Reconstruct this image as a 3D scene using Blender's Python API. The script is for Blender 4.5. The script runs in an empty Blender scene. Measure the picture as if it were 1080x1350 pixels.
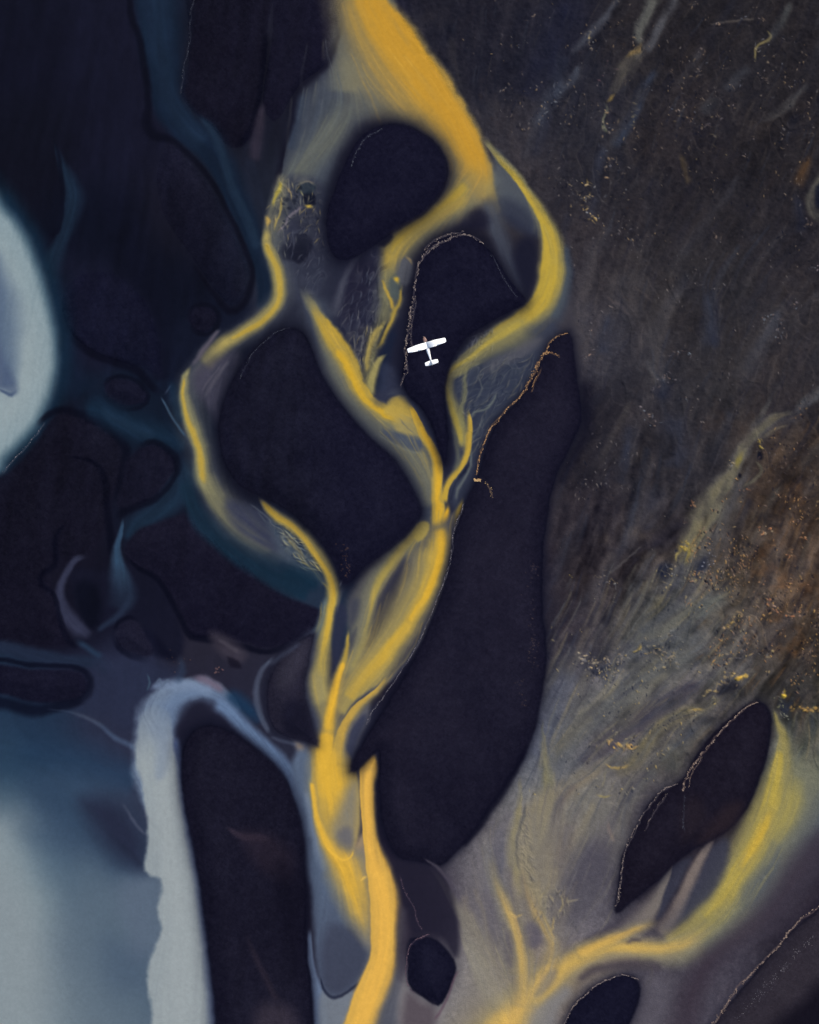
import numpy as np, math
# ---------------------------------------------------------------- map sheet
# plan coordinates: east = x, south = y, one unit = 0.4 m on the ground
MX0, MX1, MY0, MY1 = -200, 1280, -190, 1540
GW, GH = MX1 - MX0 + 1, MY1 - MY0 + 1
F = np.float32
X0, Y0 = np.meshgrid(np.arange(MX0, MX1 + 1, dtype=F), np.arange(MY0, MY1 + 1, dtype=F))
rng = np.random.default_rng(7)

def vnoise(cell, seed, ax=1.0, ay=1.0, w=None, h=None):
    r = np.random.default_rng(seed)
    w = w or GW; h = h or GH
    cx, cy = cell * ax, cell * ay
    nx, ny = int(w / cx) + 4, int(h / cy) + 4
    g = r.random((ny, nx), dtype=F)
    px = np.arange(w, dtype=F) / cx; py = np.arange(h, dtype=F) / cy
    ix = px.astype(int); iy = py.astype(int)
    def wts(t):
        return [((1 - t) ** 3) / 6, (3 * t**3 - 6 * t**2 + 4) / 6, (-3 * t**3 + 3 * t**2 + 3 * t + 1) / 6, t**3 / 6]
    wx = wts(px - ix); wy = wts(py - iy)
    a = sum(wx[k][None, :] * g[:, ix + k] for k in range(4))
    b = sum(wy[k][:, None] * a[iy + k, :] for k in range(4))
    return b.astype(F)

def fbm(cell, seed, octs=4, gain=.5, ax=1., ay=1.):
    s = 0; a = 1.; t = 0
    for o in range(octs):
        s = s + a * (vnoise(max(cell / 2**o, 1.01), seed + o * 13, ax, ay) - .5); t += a; a *= gain
    return (s / t * 2.6).astype(F)            # roughly -1..1

def sm(a, b, x):
    t = np.clip((x - a) / (b - a), 0, 1)
    return t * t * (3 - 2 * t)

def samp(A, X, Y):
    """bilinear look-up of a field at plan coordinates"""
    fx = np.clip(X - MX0, 0, GW - 1.001); fy = np.clip(Y - MY0, 0, GH - 1.001)
    ix = fx.astype(np.int32); iy = fy.astype(np.int32); tx = fx - ix; ty = fy - iy
    if A.ndim == 3: tx = tx[..., None]; ty = ty[..., None]
    return (A[iy, ix] * (1 - tx) + A[iy, ix + 1] * tx) * (1 - ty) + (A[iy + 1, ix] * (1 - tx) + A[iy + 1, ix + 1] * tx) * ty

WN1x, WN1y = fbm(26, 1, 4), fbm(26, 2, 4)
WFx, WFy = fbm(7, 3, 3), fbm(7, 4, 3)
XX = X0 + 3.0 * WN1x + 0.7 * WFx
YY = Y0 + 3.0 * WN1y + 0.7 * WFy
XR = X0 + 3.0 * WN1x + 2.6 * WFx            # ragged version of the same wobble
YR = Y0 + 3.0 * WN1y + 2.6 * WFy

def catmull(P, closed=False, step=7.):
    P = np.array(P, float); n = len(P)
    if closed: Q = np.vstack([P[-1], P, P[0], P[1]]); m = n
    else: Q = np.vstack([2 * P[0] - P[1], P, 2 * P[-1] - P[-2]]); m = n - 1
    out = []
    for i in range(m):
        a, b, c, d = Q[i:i + 4]
        k = max(2, int(np.hypot(*(c - b)[:2]) / step))
        for t in np.arange(k) / k:
            v = .5 * (2 * b + (c - a) * t + (2 * a - 5 * b + 4 * c - d) * t * t + (3 * b - a - 3 * c + d) * t**3)
            v[2:] = b[2:] + (c - b)[2:] * t
            out.append(v)
    if not closed: out.append(P[-1])
    return np.array(out)

def win(x0, y0, x1, y1):
    i0 = max(0, int(x0 - MX0)); i1 = min(GW, int(x1 - MX0) + 2); j0 = max(0, int(y0 - MY0)); j1 = min(GH, int(y1 - MY0) + 2)
    return slice(j0, max(j0, j1)), slice(i0, max(i0, i1))

def line_field(pts, reach, rag=False):
    """signed distance (positive = right-hand side seen from above going down the list is west) and the row of values along the line"""
    S = catmull(pts)
    A, B = (XR, YR) if rag else (XX, YY)
    R = reach + 8
    W = win(S[:, 0].min() - R, S[:, 1].min() - R, S[:, 0].max() + R, S[:, 1].max() + R)
    ax, ay = A[W], B[W]
    D = np.full(ax.shape, 1e6, F); SG = np.ones(ax.shape, F); V = np.zeros(ax.shape + (S.shape[1] - 2,), F)
    TX = np.zeros(ax.shape, F); TY = np.zeros(ax.shape, F)
    oy, ox = W[0].start, W[1].start
    for a, b in zip(S[:-1], S[1:]):
        w = win(min(a[0], b[0]) - R, min(a[1], b[1]) - R, max(a[0], b[0]) + R, max(a[1], b[1]) + R)
        w = (slice(w[0].start - oy, w[0].stop - oy), slice(w[1].start - ox, w[1].stop - ox))
        px, py = ax[w] - a[0], ay[w] - a[1]
        dx, dy = b[0] - a[0], b[1] - a[1]; L = dx * dx + dy * dy + 1e-9
        t = np.clip((px * dx + py * dy) / L, 0, 1)
        d = np.hypot(px - t * dx, py - t * dy)
        m = d < D[w]
        D[w][m] = d[m]
        SG[w][m] = np.where((dx * py - dy * px) > 0, 1, -1)[m]
        V[w][m] = (a[2:] + (b - a)[2:] * t[m][:, None])
        l = math.sqrt(L); TX[w][m] = dx / l; TY[w][m] = dy / l
    return W, D, SG, V, TX, TY

def poly_field(pts, soft, rag=False, closed=True, curve=True):
    S = catmull(pts, True) if curve else np.array(pts, float)
    A, B = (XR, YR) if rag else (XX, YY)
    R = soft + 10
    W = win(S[:, 0].min() - R, S[:, 1].min() - R, S[:, 0].max() + R, S[:, 1].max() + R)
    ax, ay = A[W], B[W]
    D = np.full(ax.shape, R, F)
    oy, ox = W[0].start, W[1].start
    ins = np.zeros(ax.shape, bool)
    N = np.vstack([S, S[:1]])
    for a, b in zip(N[:-1], N[1:]):
        w = win(min(a[0], b[0]) - R, min(a[1], b[1]) - R, max(a[0], b[0]) + R, max(a[1], b[1]) + R)
        w = (slice(w[0].start - oy, w[0].stop - oy), slice(w[1].start - ox, w[1].stop - ox))
        px, py = ax[w] - a[0], ay[w] - a[1]
        dx, dy = b[0] - a[0], b[1] - a[1]; L = dx * dx + dy * dy + 1e-9
        t = np.clip((px * dx + py * dy) / L, 0, 1)
        d = np.hypot(px - t * dx, py - t * dy)
        np.minimum(D[w], d, out=D[w])
        # even-odd rule, only rows near the edge
        j0 = max(0, int(min(a[1], b[1]) - MY0 - 12) - oy); j1 = int(max(a[1], b[1]) - MY0 + 12) - oy
        if j1 > j0 and abs(dy) > 1e-9:
            yy = ay[j0:j1]; xx = ax[j0:j1]
            c = ((a[1] > yy) != (b[1] > yy)) & (xx < dx * (yy - a[1]) / dy + a[0])
            ins[j0:j1] ^= c
    return W, np.where(ins, -D, D)

# ---------------------------------------------------------------- painting the silt
C = np.zeros((GH, GW, 3), F)       # colour of water, silt and sand (display values 0..1)
Z = np.zeros((GH, GW), F)          # relief in metres
FX = np.zeros((GH, GW), F); FY = np.zeros((GH, GW), F)   # flow direction
def rgb(c): return np.array(c, F) / 255

def over(W, a, col):
    C[W] += (rgb(col) - C[W]) * a[..., None]

def lin_grad(W, g):
    (x0, y0), (x1, y1) = g
    dx, dy = x1 - x0, y1 - y0
    return np.clip(((X0[W] - x0) * dx + (Y0[W] - y0) * dy) / (dx * dx + dy * dy), 0, 1)

LIC = {}
def stroke(col, pts, sw=1., se=1., a=1., rag=False, k=0., flow=1., grain='silk', fade=None, ends=False, ramp=None):
    """pts: (x, y, half width) or (x, y, west half width, east half width[, strength]); sw/se = softness of the two sides"""
    P = []
    for p in pts:
        p = list(p)
        if len(p) == 3: p = [p[0], p[1], p[2], p[2], 1.]
        elif len(p) == 4: p = p + [1.]
        P.append(p)
    mw = max(max(p[2], p[3]) for p in P)
    if fade is None: fade = max(12., 1.5 * (P[0][2] + P[0][3]) / 2); tail = 9.
    else: tail = fade if ends else 0.
    q = np.array([p[:2] for p in P]); sl = np.concatenate([[0], np.cumsum(np.hypot(*np.diff(q, axis=0).T))])
    P = [p + [s_] for p, s_ in zip(P, sl)]
    W, D, SG, V, TX, TY = line_field(P, mw * 2.3, rag)
    w = np.where(SG > 0, V[..., 0], V[..., 1]); s = np.where(SG > 0, sw, se)
    u = D / np.maximum(w, .3) * (1 + .16 * WOB[W])
    if ramp is None: ramp = col is not None and col[0] - col[2] > 88 and mw > 2.8
    if ramp: s = np.where(s > .45, 1.12, s)
    al = (1 - sm(1 - s, 1 + s + 1e-3, u)) * V[..., 2] * a
    if fade: al = al * sm(-fade * .25, fade, V[..., 3])
    if tail: al = al * sm(-tail * .25, tail, sl[-1] - V[..., 3])
    if k and grain in LIC:
        al = np.clip(al * (1 + k * LIC[grain][W]), 0, 1)
    if col is not None:
        if ramp:
            # thin silt over black sand reads grey-green, only the dense core is yellow
            al = np.clip(al * (1 + .08 * LIC['silk'][W] + .05 * LIC['wide'][W]) if 'wide' in LIC else al, 0, 1)
            t = sm(.2, .88, al / a)[..., None]
            thin = .5 * rgb(col) + .5 * rgb((88, 98, 104)); cc = thin * (1 - t) + rgb(col) * t
            C[W] += (cc - C[W]) * (al ** .85)[..., None]
        else: over(W, al, col)
    if flow:
        f = np.clip(1 - u / 2.2, 0, 1) * flow
        FX[W] = FX[W] * (1 - f) + TX * f; FY[W] = FY[W] * (1 - f) + TY * f
    return W, al

def patch(col, pts, soft=6., a=1., rag=False, grad=None, k=0., grain='silk', inset=0.):
    W, S = poly_field(pts, soft + abs(inset), rag)
    al = (1 - sm(-soft, soft, S + inset)) * a
    if grad is not None:
        al = al * (1 - lin_grad(W, grad) ** 1.3)
    if k and grain in LIC: al = np.clip(al * (1 + k * LIC[grain][W]), 0, 1)
    over(W, al, col)
    return W, al

def line(col, pts, w=1.2, a=1., rag=False, k=0., taper=True):
    P = [(p[0], p[1], (p[2] if len(p) > 2 else w), (p[2] if len(p) > 2 else w), (p[3] if len(p) > 3 else 1.)) for p in pts]
    return stroke(col, P, 1., 1., a, rag, k, flow=0., fade=7., ends=True)

def rim(pts, sw=1, se=1, a=1., w=2., flow=0, rag=False):
    """dark wet margin of a sandbar"""
    P = [(p[0], p[1], (p[2] if len(p) > 2 else w) * .95, (p[2] if len(p) > 2 else w) * .95, (p[3] if len(p) > 3 else 1.)) for p in pts]
    return stroke((11, 12, 26), P, .7, .7, a * .95, flow=0., fade=16., ends=True)

def lic(seed, L=14, step=1.5, cell=2.0, src=None):
    n = src if src is not None else vnoise(cell, seed) if cell > 1 else np.random.default_rng(seed).random((GH, GW), dtype=F)
    l = np.hypot(FX, FY) + 1e-3
    ux, uy = (FX / l).astype(F), (FY / l).astype(F)
    acc = n.copy(); cnt = 1
    for sgn in (1, -1):
        px, py = X0 - MX0, Y0 - MY0
        px = px.copy(); py = py.copy()
        for i in range(L):
            ix = np.clip(px, 0, GW - 1).astype(np.int32); iy = np.clip(py, 0, GH - 1).astype(np.int32)
            vx, vy = ux[iy, ix], uy[iy, ix]
            px += sgn * step * vx; py += sgn * step * vy
            ix = np.clip(px, 0, GW - 1).astype(np.int32); iy = np.clip(py, 0, GH - 1).astype(np.int32)
            acc += n[iy, ix]; cnt += 1
    acc /= cnt
    if src is not None: return acc
    acc -= acc.mean(); acc /= acc.std() * 2
    return np.clip(acc, -1.6, 1.6)

HR = np.random.default_rng(31)
FIRST = True
def streaks(pts, n, cols, L=(20, 70), w=(.7, 2.2), a=.3, head=0., headcol=None, wander=.5, hollow=0.):
    """fine threads of silt drawn out along the current, some starting at a small bright crest"""
    if FIRST: return
    P = catmull(pts, True); x0, y0 = P[:, 0].min(), P[:, 1].min(); x1, y1 = P[:, 0].max(), P[:, 1].max()
    W, S = poly_field(pts, 20, False); ox, oy = W[1].start + MX0, W[0].start + MY0
    k = 0; tries = 0
    while k < n and tries < n * 20:
        tries += 1
        x, y = HR.uniform(x0, x1), HR.uniform(y0, y1)
        i, j = int(x - ox), int(y - oy)
        if not (0 <= i < S.shape[1] and 0 <= j < S.shape[0]) or S[j, i] > 0: continue
        ln = HR.uniform(*L) ; ww = HR.uniform(*w); aa = a * HR.uniform(.4, 1.2); c = cols[HR.integers(len(cols))]
        Q = [(x, y)]; cx, cy = x, y; st = 6.; dr = HR.normal() * .02 * wander
        for q in range(max(3, int(ln / st))):
            ii = int(np.clip(cx - MX0, 0, GW - 1)); jj = int(np.clip(cy - MY0, 0, GH - 1))
            fx, fy = FLOWX[jj, ii], FLOWY[jj, ii]; l = math.hypot(fx, fy) + 1e-6; fx, fy = fx / l, fy / l
            t = dr * q + HR.normal() * .08 * wander; fx, fy = fx * math.cos(t) - fy * math.sin(t), fx * math.sin(t) + fy * math.cos(t)
            cx += st * fx; cy += st * fy; Q.append((cx, cy))
        m = len(Q)
        line(c, [(px, py, ww * (.5 + .9 * q / (m - 1)), 1. - .75 * q / (m - 1)) for q, (px, py) in enumerate(Q)], a=aa)
        if head and HR.random() < head:
            hc = (headcol or cols)[HR.integers(len(headcol or cols))]
            if CLUMP[int(y - MY0), int(x - MX0)] < .12: k += 1; continue
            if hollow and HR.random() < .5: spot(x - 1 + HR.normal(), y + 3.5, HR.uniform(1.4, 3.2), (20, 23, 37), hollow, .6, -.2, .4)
            for _ in range(HR.integers(1, 4)):
                xx, yy = x + HR.normal() * 2.6, y + HR.normal() * 2.2
                if HR.random() < .5: spot(xx, yy, HR.uniform(.5, 1.4), hc, HR.uniform(.3, .8), HR.uniform(.8, 2.2), .3, HR.uniform(-1.2, 1.2))
                else:
                    t_ = HR.uniform(0, 3.1); l_ = HR.uniform(1.5, 4); line(hc, [(xx - l_ * math.cos(t_), yy - l_ * math.sin(t_), .5), (xx + HR.normal(), yy + HR.normal(), .8), (xx + l_ * math.cos(t_), yy + l_ * math.sin(t_), .5)], a=HR.uniform(.3, .8), rag=True)
        k += 1

def threads(pts, n, cols, ang, spread, L=(8, 26), w=(.5, 1.), a=.5):
    """woven crests standing on a shallow riffle, crossing at a small angle"""
    if FIRST: return
    P = catmull(pts, True); x0, y0 = P[:, 0].min(), P[:, 1].min(); x1, y1 = P[:, 0].max(), P[:, 1].max()
    W, S = poly_field(pts, 20, False); ox, oy = W[1].start + MX0, W[0].start + MY0
    k = tries = 0
    while k < n and tries < n * 20:
        tries += 1
        x, y = HR.uniform(x0, x1), HR.uniform(y0, y1)
        i, j = int(x - ox), int(y - oy)
        if not (0 <= i < S.shape[1] and 0 <= j < S.shape[0]) or S[j, i] > 0: continue
        sg = 1 if HR.random() < .5 else -1
        t = math.radians(ang + sg * spread * HR.uniform(.5, 1.2)); dt = -sg * HR.uniform(.02, .16)
        Q = [(x, y)]; cx, cy = x, y; ln = HR.uniform(*L); m = max(3, int(ln / 4))
        for q in range(m):
            cx += 4 * math.cos(t); cy += 4 * math.sin(t); t += dt + HR.normal() * .07; Q.append((cx, cy))
        c = cols[HR.integers(len(cols))]; ww = HR.uniform(*w); aa = a * HR.uniform(.35, 1.1)
        line(c, [(px, py, ww * (1.1 - .5 * abs(2 * q / m - 1))) for q, (px, py) in enumerate(Q)], a=aa, rag=HR.random() < .4)
        # a darker line just south-west of the crest
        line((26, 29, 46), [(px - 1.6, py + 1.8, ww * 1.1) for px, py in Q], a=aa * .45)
        k += 1

ISL = []      # sandbars: (name, label, window, signed distance)

def ridges(W, ang, cell, stretch, seed):
    """overlapping lobes of silt drawn out along a bearing: a bright front that fades upstream, dark water below it"""
    t = math.radians(ang); c, q = math.cos(t), math.sin(t); k = 8. / cell
    x = X0[W] + 4.5 * WN1x[W] + .9 * WFx[W]; y = Y0[W] + 4.5 * WN1y[W] + .9 * WFy[W]
    u = (x * c + y * q) * k / stretch + seed * 37.3; v = (-x * q + y * c) * k + seed * 91.7
    n = samp(NF, MX0 + np.mod(u, GW - 3), MY0 + np.mod(v, GH - 3))
    f = np.mod(n * 1.7 + seed * .37, 1.)
    return sm(0, .10, f) * np.exp(-f * 3.6), sm(.45, .95, f) * (1 - sm(.95, 1., f))

def riffle(ang, spread, pts, dark, col, a, cell, stretch=3.2, soft=8, seed=1):
    """a shallow where the current stands up in small lobes and crests"""
    W, S = poly_field(pts, soft + 6, True)
    m = 1 - sm(-soft, soft, S)
    c1, d1 = ridges(W, ang - spread * .5, cell * 1.5, stretch * .8, seed); c2, d2 = ridges(W, ang + spread, cell * .95, stretch * .6, seed + 5)
    bl = np.clip(.45 + 1.3 * fbm(16, 77 + seed, 3)[W], 0, 1); b2 = 1 - .7 * bl
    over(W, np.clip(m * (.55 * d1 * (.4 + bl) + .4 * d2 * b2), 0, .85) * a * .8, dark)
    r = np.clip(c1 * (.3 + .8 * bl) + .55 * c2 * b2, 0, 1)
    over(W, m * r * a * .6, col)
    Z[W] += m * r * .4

SR = np.random.default_rng(11)
def spot(x, y, r, col, a=1., rx=1., h=.25, ang=0.):
    R = r * max(rx, 1) * 2 + 6
    W = win(x - R, y - R, x + R, y + R)
    if W[0].stop <= W[0].start or W[1].stop <= W[1].start: return
    px, py = XR[W] + .8 * WFx[W] - x, YR[W] + .8 * WFy[W] - y
    c, s = math.cos(ang), math.sin(ang)
    d = np.hypot((px * c + py * s) / rx, -px * s + py * c)
    al = (1 - sm(r * .35, r * 1.25, d)) * a
    over(W, al, col); Z[W] += al * h

def specks(pts, n, spread, size=(.8, 2.2), cols=((170,150,120),(190,165,110),(140,140,140)), a=.85, hollow=.6, drop=(-2, 6)):
    """small broken crests of pale silt with darker, sunken spots set just south of them"""
    S = catmull([(p[0], p[1]) for p in pts], step=4.) if len(pts) > 1 else np.array(pts, float)
    def pick(k=1.):
        p = S[SR.integers(len(S))]; return p[0] + SR.normal() * spread * k, p[1] + SR.normal() * spread * k
    n = int(n * 1.7)
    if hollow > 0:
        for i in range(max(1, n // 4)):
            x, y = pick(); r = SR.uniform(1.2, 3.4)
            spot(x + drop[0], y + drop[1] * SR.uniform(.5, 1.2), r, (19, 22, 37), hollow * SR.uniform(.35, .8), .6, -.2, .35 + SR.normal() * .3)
    for i in range(n):
        x, y = pick(); r = SR.uniform(*size); c = cols[SR.integers(len(cols))]
        if SR.random() < .45 and size[1] > 1.4:
            t = SR.uniform(-.2, 1.9); l = SR.uniform(2, 5); dx, dy = l * math.cos(t), l * math.sin(t)
            k = SR.uniform(-1.5, 1.5)
            line(c, [(x - dx, y - dy, .5), (x + k, y - k, r * .6), (x + dx, y + dy, .5)], a=a * SR.uniform(.4, .9), rag=True)
        else:
            spot(x, y, r * .9, c, a * SR.uniform(.45, 1), SR.uniform(.8, 1.8), .3, SR.uniform(-.8, .8))

def flecks(pts, n, cols):
    """broken crumbs of moss, silt crust and dark pits, gathered in clumps"""
    if FIRST: return
    P = catmull(pts, True); x0, y0 = P[:, 0].min(), P[:, 1].min(); x1, y1 = P[:, 0].max(), P[:, 1].max()
    W, S = poly_field(pts, 20, False); ox, oy = W[1].start + MX0, W[0].start + MY0
    k = tries = 0
    while k < n and tries < n * 60:
        tries += 1
        x, y = HR.uniform(x0, x1), HR.uniform(y0, y1); i, j = int(x - ox), int(y - oy)
        if not (0 <= i < S.shape[1] and 0 <= j < S.shape[0]) or S[j, i] > 0: continue
        if CLUMP2[int(y - MY0), int(x - MX0)] < HR.uniform(.0, .5): continue
        c = cols[HR.integers(len(cols))]
        spot(x, y, HR.uniform(.5, 1.35), c, HR.uniform(.3, .85), HR.uniform(.8, 2.6), .35 if c[0] > 60 else -.25, HR.uniform(.6, 2.4))
        k += 1

def east():
    P=patch; L=line
    def S(col, pts, sw=1., se=1., a=1., rag=True, k=0., flow=1., **kw):
        return stroke(col, pts, max(sw, .7), max(se, .7), a * .86, rag, max(k, .3) + .3, flow, grain='turb', **kw)
    E = [(500,-60),(530,30),(562,80),(604,130),(644,205),(690,250),(728,300),(752,360),(760,430),(772,500),(774,570),(748,612),(724,670),(716,760),(722,860),(712,930),(700,984),(668,1034),(634,1084),(606,1124),(590,1148),(606,1190),(608,1260),(592,1320),(560,1400),(540,1600),(1350,1600),(1350,-260),(500,-260)]
    W, D = poly_field(E, 12, False, curve=False)
    m = (1 - sm(-10, 10, D))
    wide = LIC.get('wide'); silk = LIC.get('silk'); lng = LIC.get('long')
    if wide is not None:
        w = W; turb = LIC['turb'][w]
        south = sm(480, 760, Y0[w]) * sm(700, 800, X0[w]) * (1 - sm(960, 1060, Y0[w])); up0 = 1 - .75 * sm(960, 1060, Y0[w])
        lum = C[w].mean(-1)
        up = m * (.3 + 2.4 * lum) * (.5 + .5 * up0)
        tone = (.014 + .07 * south) * lng[w] + .012 * wide[w] + (.018 + .08 * south) * turb + .035 * fbm(64, 151, 3)[w] + .010 * silk[w]
        C[w] += (up * tone)[..., None] * np.array((1.05, 1., .95), F)
        hue = fbm(46, 91, 4)[w] + .5 * turb
        C[w] += (m * hue * up0 * (.003 + .014 * lum))[..., None] * np.array((1.2, .1, -1.1), F)
        C[w] += (m * (GRIT[w] * (.010 + .085 * lum) + FINE[w] * (.006 + .075 * lum)))[..., None] * np.array((1.03, 1, .97), F)
        dk = np.clip(fbm(18, 131, 4, .65)[w] * 1.2 - .12, 0, .8) * m * up0 * (.4 + .3 * south)
        over(w, dk * .8, (25, 26, 38))
        bl = np.clip(fbm(38, 133, 3)[w] * 2. - .15, 0, 1) * (.25 + .75 * south) * m * up0
        cr = WEB[w] * bl
        over(w, cr * .5, (140, 122, 98)); over(w, WEBD[w] * bl * .25, (24, 27, 42))
        ru = np.clip(fbm(26, 135, 4, .6)[w] * 1.5 - .1, 0, 1) * np.exp(-(((X0[w] - 1050) / 95.)**2 + ((Y0[w] - 750) / 150.)**2)) * m
        over(w, np.clip(ru * 1.5 + .6 * fbm(9, 139, 3, .8)[w] - .3, 0, 1) * .55, (118, 78, 46))
        ru = np.clip(fbm(22, 136, 4, .6)[w] * 1.5 - .3, 0, 1) * np.exp(-(((X0[w] - 1000) / 200.)**2 + ((Y0[w] - 620) / 330.)**2)) * m
        over(w, ru * .22, (96, 66, 46))
        Z[w] += m * (.35 + .65 * up0) * (GRIT[w] * .30 + FINE[w] * .10 + turb * .25 + WEB[w] * bl * .5 + wide[w] * .08)
    over_rust()
    k = .35
    # upper sheet
    S((30,33,52),[(760,-20,20),(740,40,24),(716,90,22),(690,130,16)],1,1,.5,k=k)
    S((68,70,78),[(816,-10,4),(808,8,5),(795,28,6),(780,42,6),(762,60,5),(748,70,4,4,.4)],1,1,.8,k=k)
    S((66,70,80),[(766,84,3),(758,98,5),(738,114,7),(722,130,8),(712,152,7),(700,170,6,6,.4)],1,1,.8,k=k)
    S((44,50,66),[(740,70,6),(736,100,8),(700,210,8,8,.3)],1,1,.5,k=k)
    S((84,84,80),[(868,-16,8),(856,10,8),(844,34,7),(841,50,6),(846,62,4)],.5,.8,.9,k=.2)
    S((74,74,78),[(896,-16,6),(882,12,7),(868,40,6),(858,58,6),(850,70,5)],.8,.8,.8,k=.2)
    S((80,76,70),[(850,60,4),(838,76,8),(824,94,10),(814,110,8),(808,124,5)],.6,.9,.9,k=.2)
    S((122,102,66),[(847,56,1.5),(842,66,3.5),(832,72,3,3,.7),(824,78,1.5,1.5,.4)],.7,1,.8); S((126,106,62),[(812,122,1),(806,128,2.5),(799,134,1.5)],.8,.8,.8)
    S((100,100,84),[(796,132,1),(801,143,1.6),(795,156,1.4),(797,170,1.4),(804,176,1)],1,1,.8,rag=True)
    S((50,58,74),[(868,90,5),(852,112,6),(838,142,6),(824,170,6),(810,196,5)],1,1,.75,k=k)
    S((52,56,70),[(800,190,5),(788,220,6),(784,250,5),(780,290,6)],1,1,.55,k=k)
    specks([(772,44),(780,58),(776,40)],9,4); specks([(728,116),(731,131),(712,150)],10,5,cols=((120,122,126),(100,104,110)))
    specks([(798,152),(804,172),(797,190),(805,208),(795,228)],22,5,cols=((170,140,105),(140,125,110),(110,112,120)),a=.75)
    specks([(774,240),(775,258),(772,276),(784,290)],26,4,cols=((190,165,120),(150,150,150),(180,150,90)))
    specks([(742,235),(760,262),(738,215)],10,7,a=.5); specks([(800,260),(830,250)],8,12,a=.4); specks([(833,136),(838,160)],8,5,a=.5)
    specks([(800,95),(790,110),(806,84)],8,5,cols=((130,95,100),(110,100,100)),a=.6)
    L((78,72,68),[(934,32,1),(958,29,1.6),(980,26,1.4),(996,23,1)],a=.8,rag=True)
    L((126,114,76),[(1010,40,1),(1016,47,1.8),(1012,54,2),(1000,58,1.6),(995,66,1.4),(998,80,1)],a=.85,rag=True)
    S((70,72,72),[(1046,0,4),(1034,22,5),(1024,40,5),(1014,54,4)],1,1,.7,k=k)
    S((70,68,68),[(1068,110,3),(1052,124,4),(1036,141,6),(1018,152,5),(1002,160,3,3,.5)],.9,.9,.85,k=.2)
    S((60,62,68),[(990,86,4),(968,106,6),(954,120,6)],1,1,.8,k=.2); S((54,58,64),[(948,128,6),(934,142,7),(924,150,5)],1,1,.7,k=k)
    S((60,58,62),[(926,60,4),(905,98,6),(888,112,5)],1,1,.6,k=k)
    for q in ((923,67),(921,91),(888,95),(1010,103),(944,153),(931,166),(910,158),(968,139),(990,184),(984,204),(920,170),(895,146),(1067,295),(945,313),(946,30),(1003,25),(962,118),(1001,95)):
        specks([q],SR.integers(2,5),2.6,(.7,1.9),cols=((165,135,105),(140,120,105),(120,110,110)),a=.8)
    specks([(895,140),(915,165),(935,185),(905,215)],24,12,(.5,1.5),a=.45); specks([(1000,60),(1008,70)],8,6,a=.6)
    S((96,94,84),[(1088,226,6),(1074,246,6),(1068,264,5),(1074,280,6),(1090,292,7)],.9,1,.6,k=.5); P((22,26,40),[(1076,244),(1086,244),(1086,272),(1076,272)],3,.8); S((34,38,54),[(1050,256,4),(1056,280,6),(1058,310,7)],1,1,.6)
    S((86,72,50),[(896,204,2),(903,220,3),(907,244,3)],1,1,.7,k=k); S((92,66,42),[(1070,205,6),(1058,228,7),(1050,246,6)],1,1,.6,k=k)
    # middle sheet: faint curtains
    for a_ in [((786,330),(776,380),(768,430),(770,480),9),((812,350),(806,390),(798,440),(792,500),8),((850,360),(840,400),(846,440),(836,490),10),((826,400),(850,440),(866,480),(858,520),7),((900,380),(880,410),(868,470),(850,560),8)]:
        S((74,70,72),[(x,y,a_[4]) for x,y in a_[:4]],1,1,.45,k=.5)
    for a_ in [((806,410),(800,440),(796,470),8),((880,540),(890,580),(886,620),16),((836,560),(828,600),(820,640),9),((870,640),(860,670),(850,700),10),((930,380),(940,420),(936,460),10)]:
        S((44,48,62),[(x,y,a_[3]) for x,y in a_[:3]],1,1,.55,k=.4)
    L((84,76,76),[(800,388,1),(808,396,2),(820,404,2.4),(832,416,1)],a=.6,rag=True); L((80,72,70),[(838,376,1),(852,388,1.6),(862,400,1)],a=.5,rag=True)
    S((78,78,82),[(852,470,3),(860,490,4),(872,502,2)],1,1,.6,k=k)
    for q,n in (((876,502),9),((866,512),4),((862,558),5),((857,548),3),((781,436),3),((778,468),3),((882,500),4),((845,540),2),((902,524),3),((1076,352),4),((1022,425),8),((1030,440),8),((905,465),3),((890,462),4),((1050,400),4),((1008,420),4)):
        specks([q],n,4,(.6,1.7),cols=((165,150,150),(130,140,150),(150,125,110)),a=.75)
    P((28,32,48),[(862,508),(884,506),(882,524),(866,524)],7,.6,rag=True)
    # channel through the rust flat
    S((90,92,94),[(1096,505,5),(1076,520,6),(1060,534,6),(1048,548,5)],1,1,.8,k=.2)
    S((84,84,82),[(1018,520,2),(1010,538,3),(1000,556,4),(992,570,3)],1,1,.7,k=.2)
    S((84,84,86),[(1050,545,4,8),(1018,555,7,9),(992,576,8,12),(976,600,8,16),(962,625,10,22),(946,655,12,28),(928,690,14,28),(914,715,12,22),(904,745,10,18),(888,780,12,14)],.8,1,.9,k=.2)
    S((112,106,84),[(1048,544,3),(1034,547,4),(1018,554,5),(1004,565,5),(990,577,6),(979,592,6),(974,608,6),(964,624,8),(950,646,11),(937,668,15),(925,688,17),(914,708,14),(908,728,10),(903,748,6)],.6,.8,.9,k=.25)
    S((132,118,78),[(1044,545,2),(1030,548,3),(1014,557,3,3,.5)],1,1,.7); S((142,130,64),[(979,594,1.6),(974,608,3),(970,618,2.6)],.8,.8,.8); S((128,116,80),[(934,676,3),(926,696,5),(916,716,4),(908,738,3)],1,1,.7,k=.3); S((150,132,60),[(909,716,1.5),(908,730,2),(905,742,1.5)],.8,.8,.7)
    L((100,92,76),[(1042,562,1),(1022,567,1.6),(1006,577,1.6)],a=.7,rag=True); L((98,94,78),[(996,606,1),(1003,619,2),(994,632,2),(980,644,1.4)],a=.8,rag=True)
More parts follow.
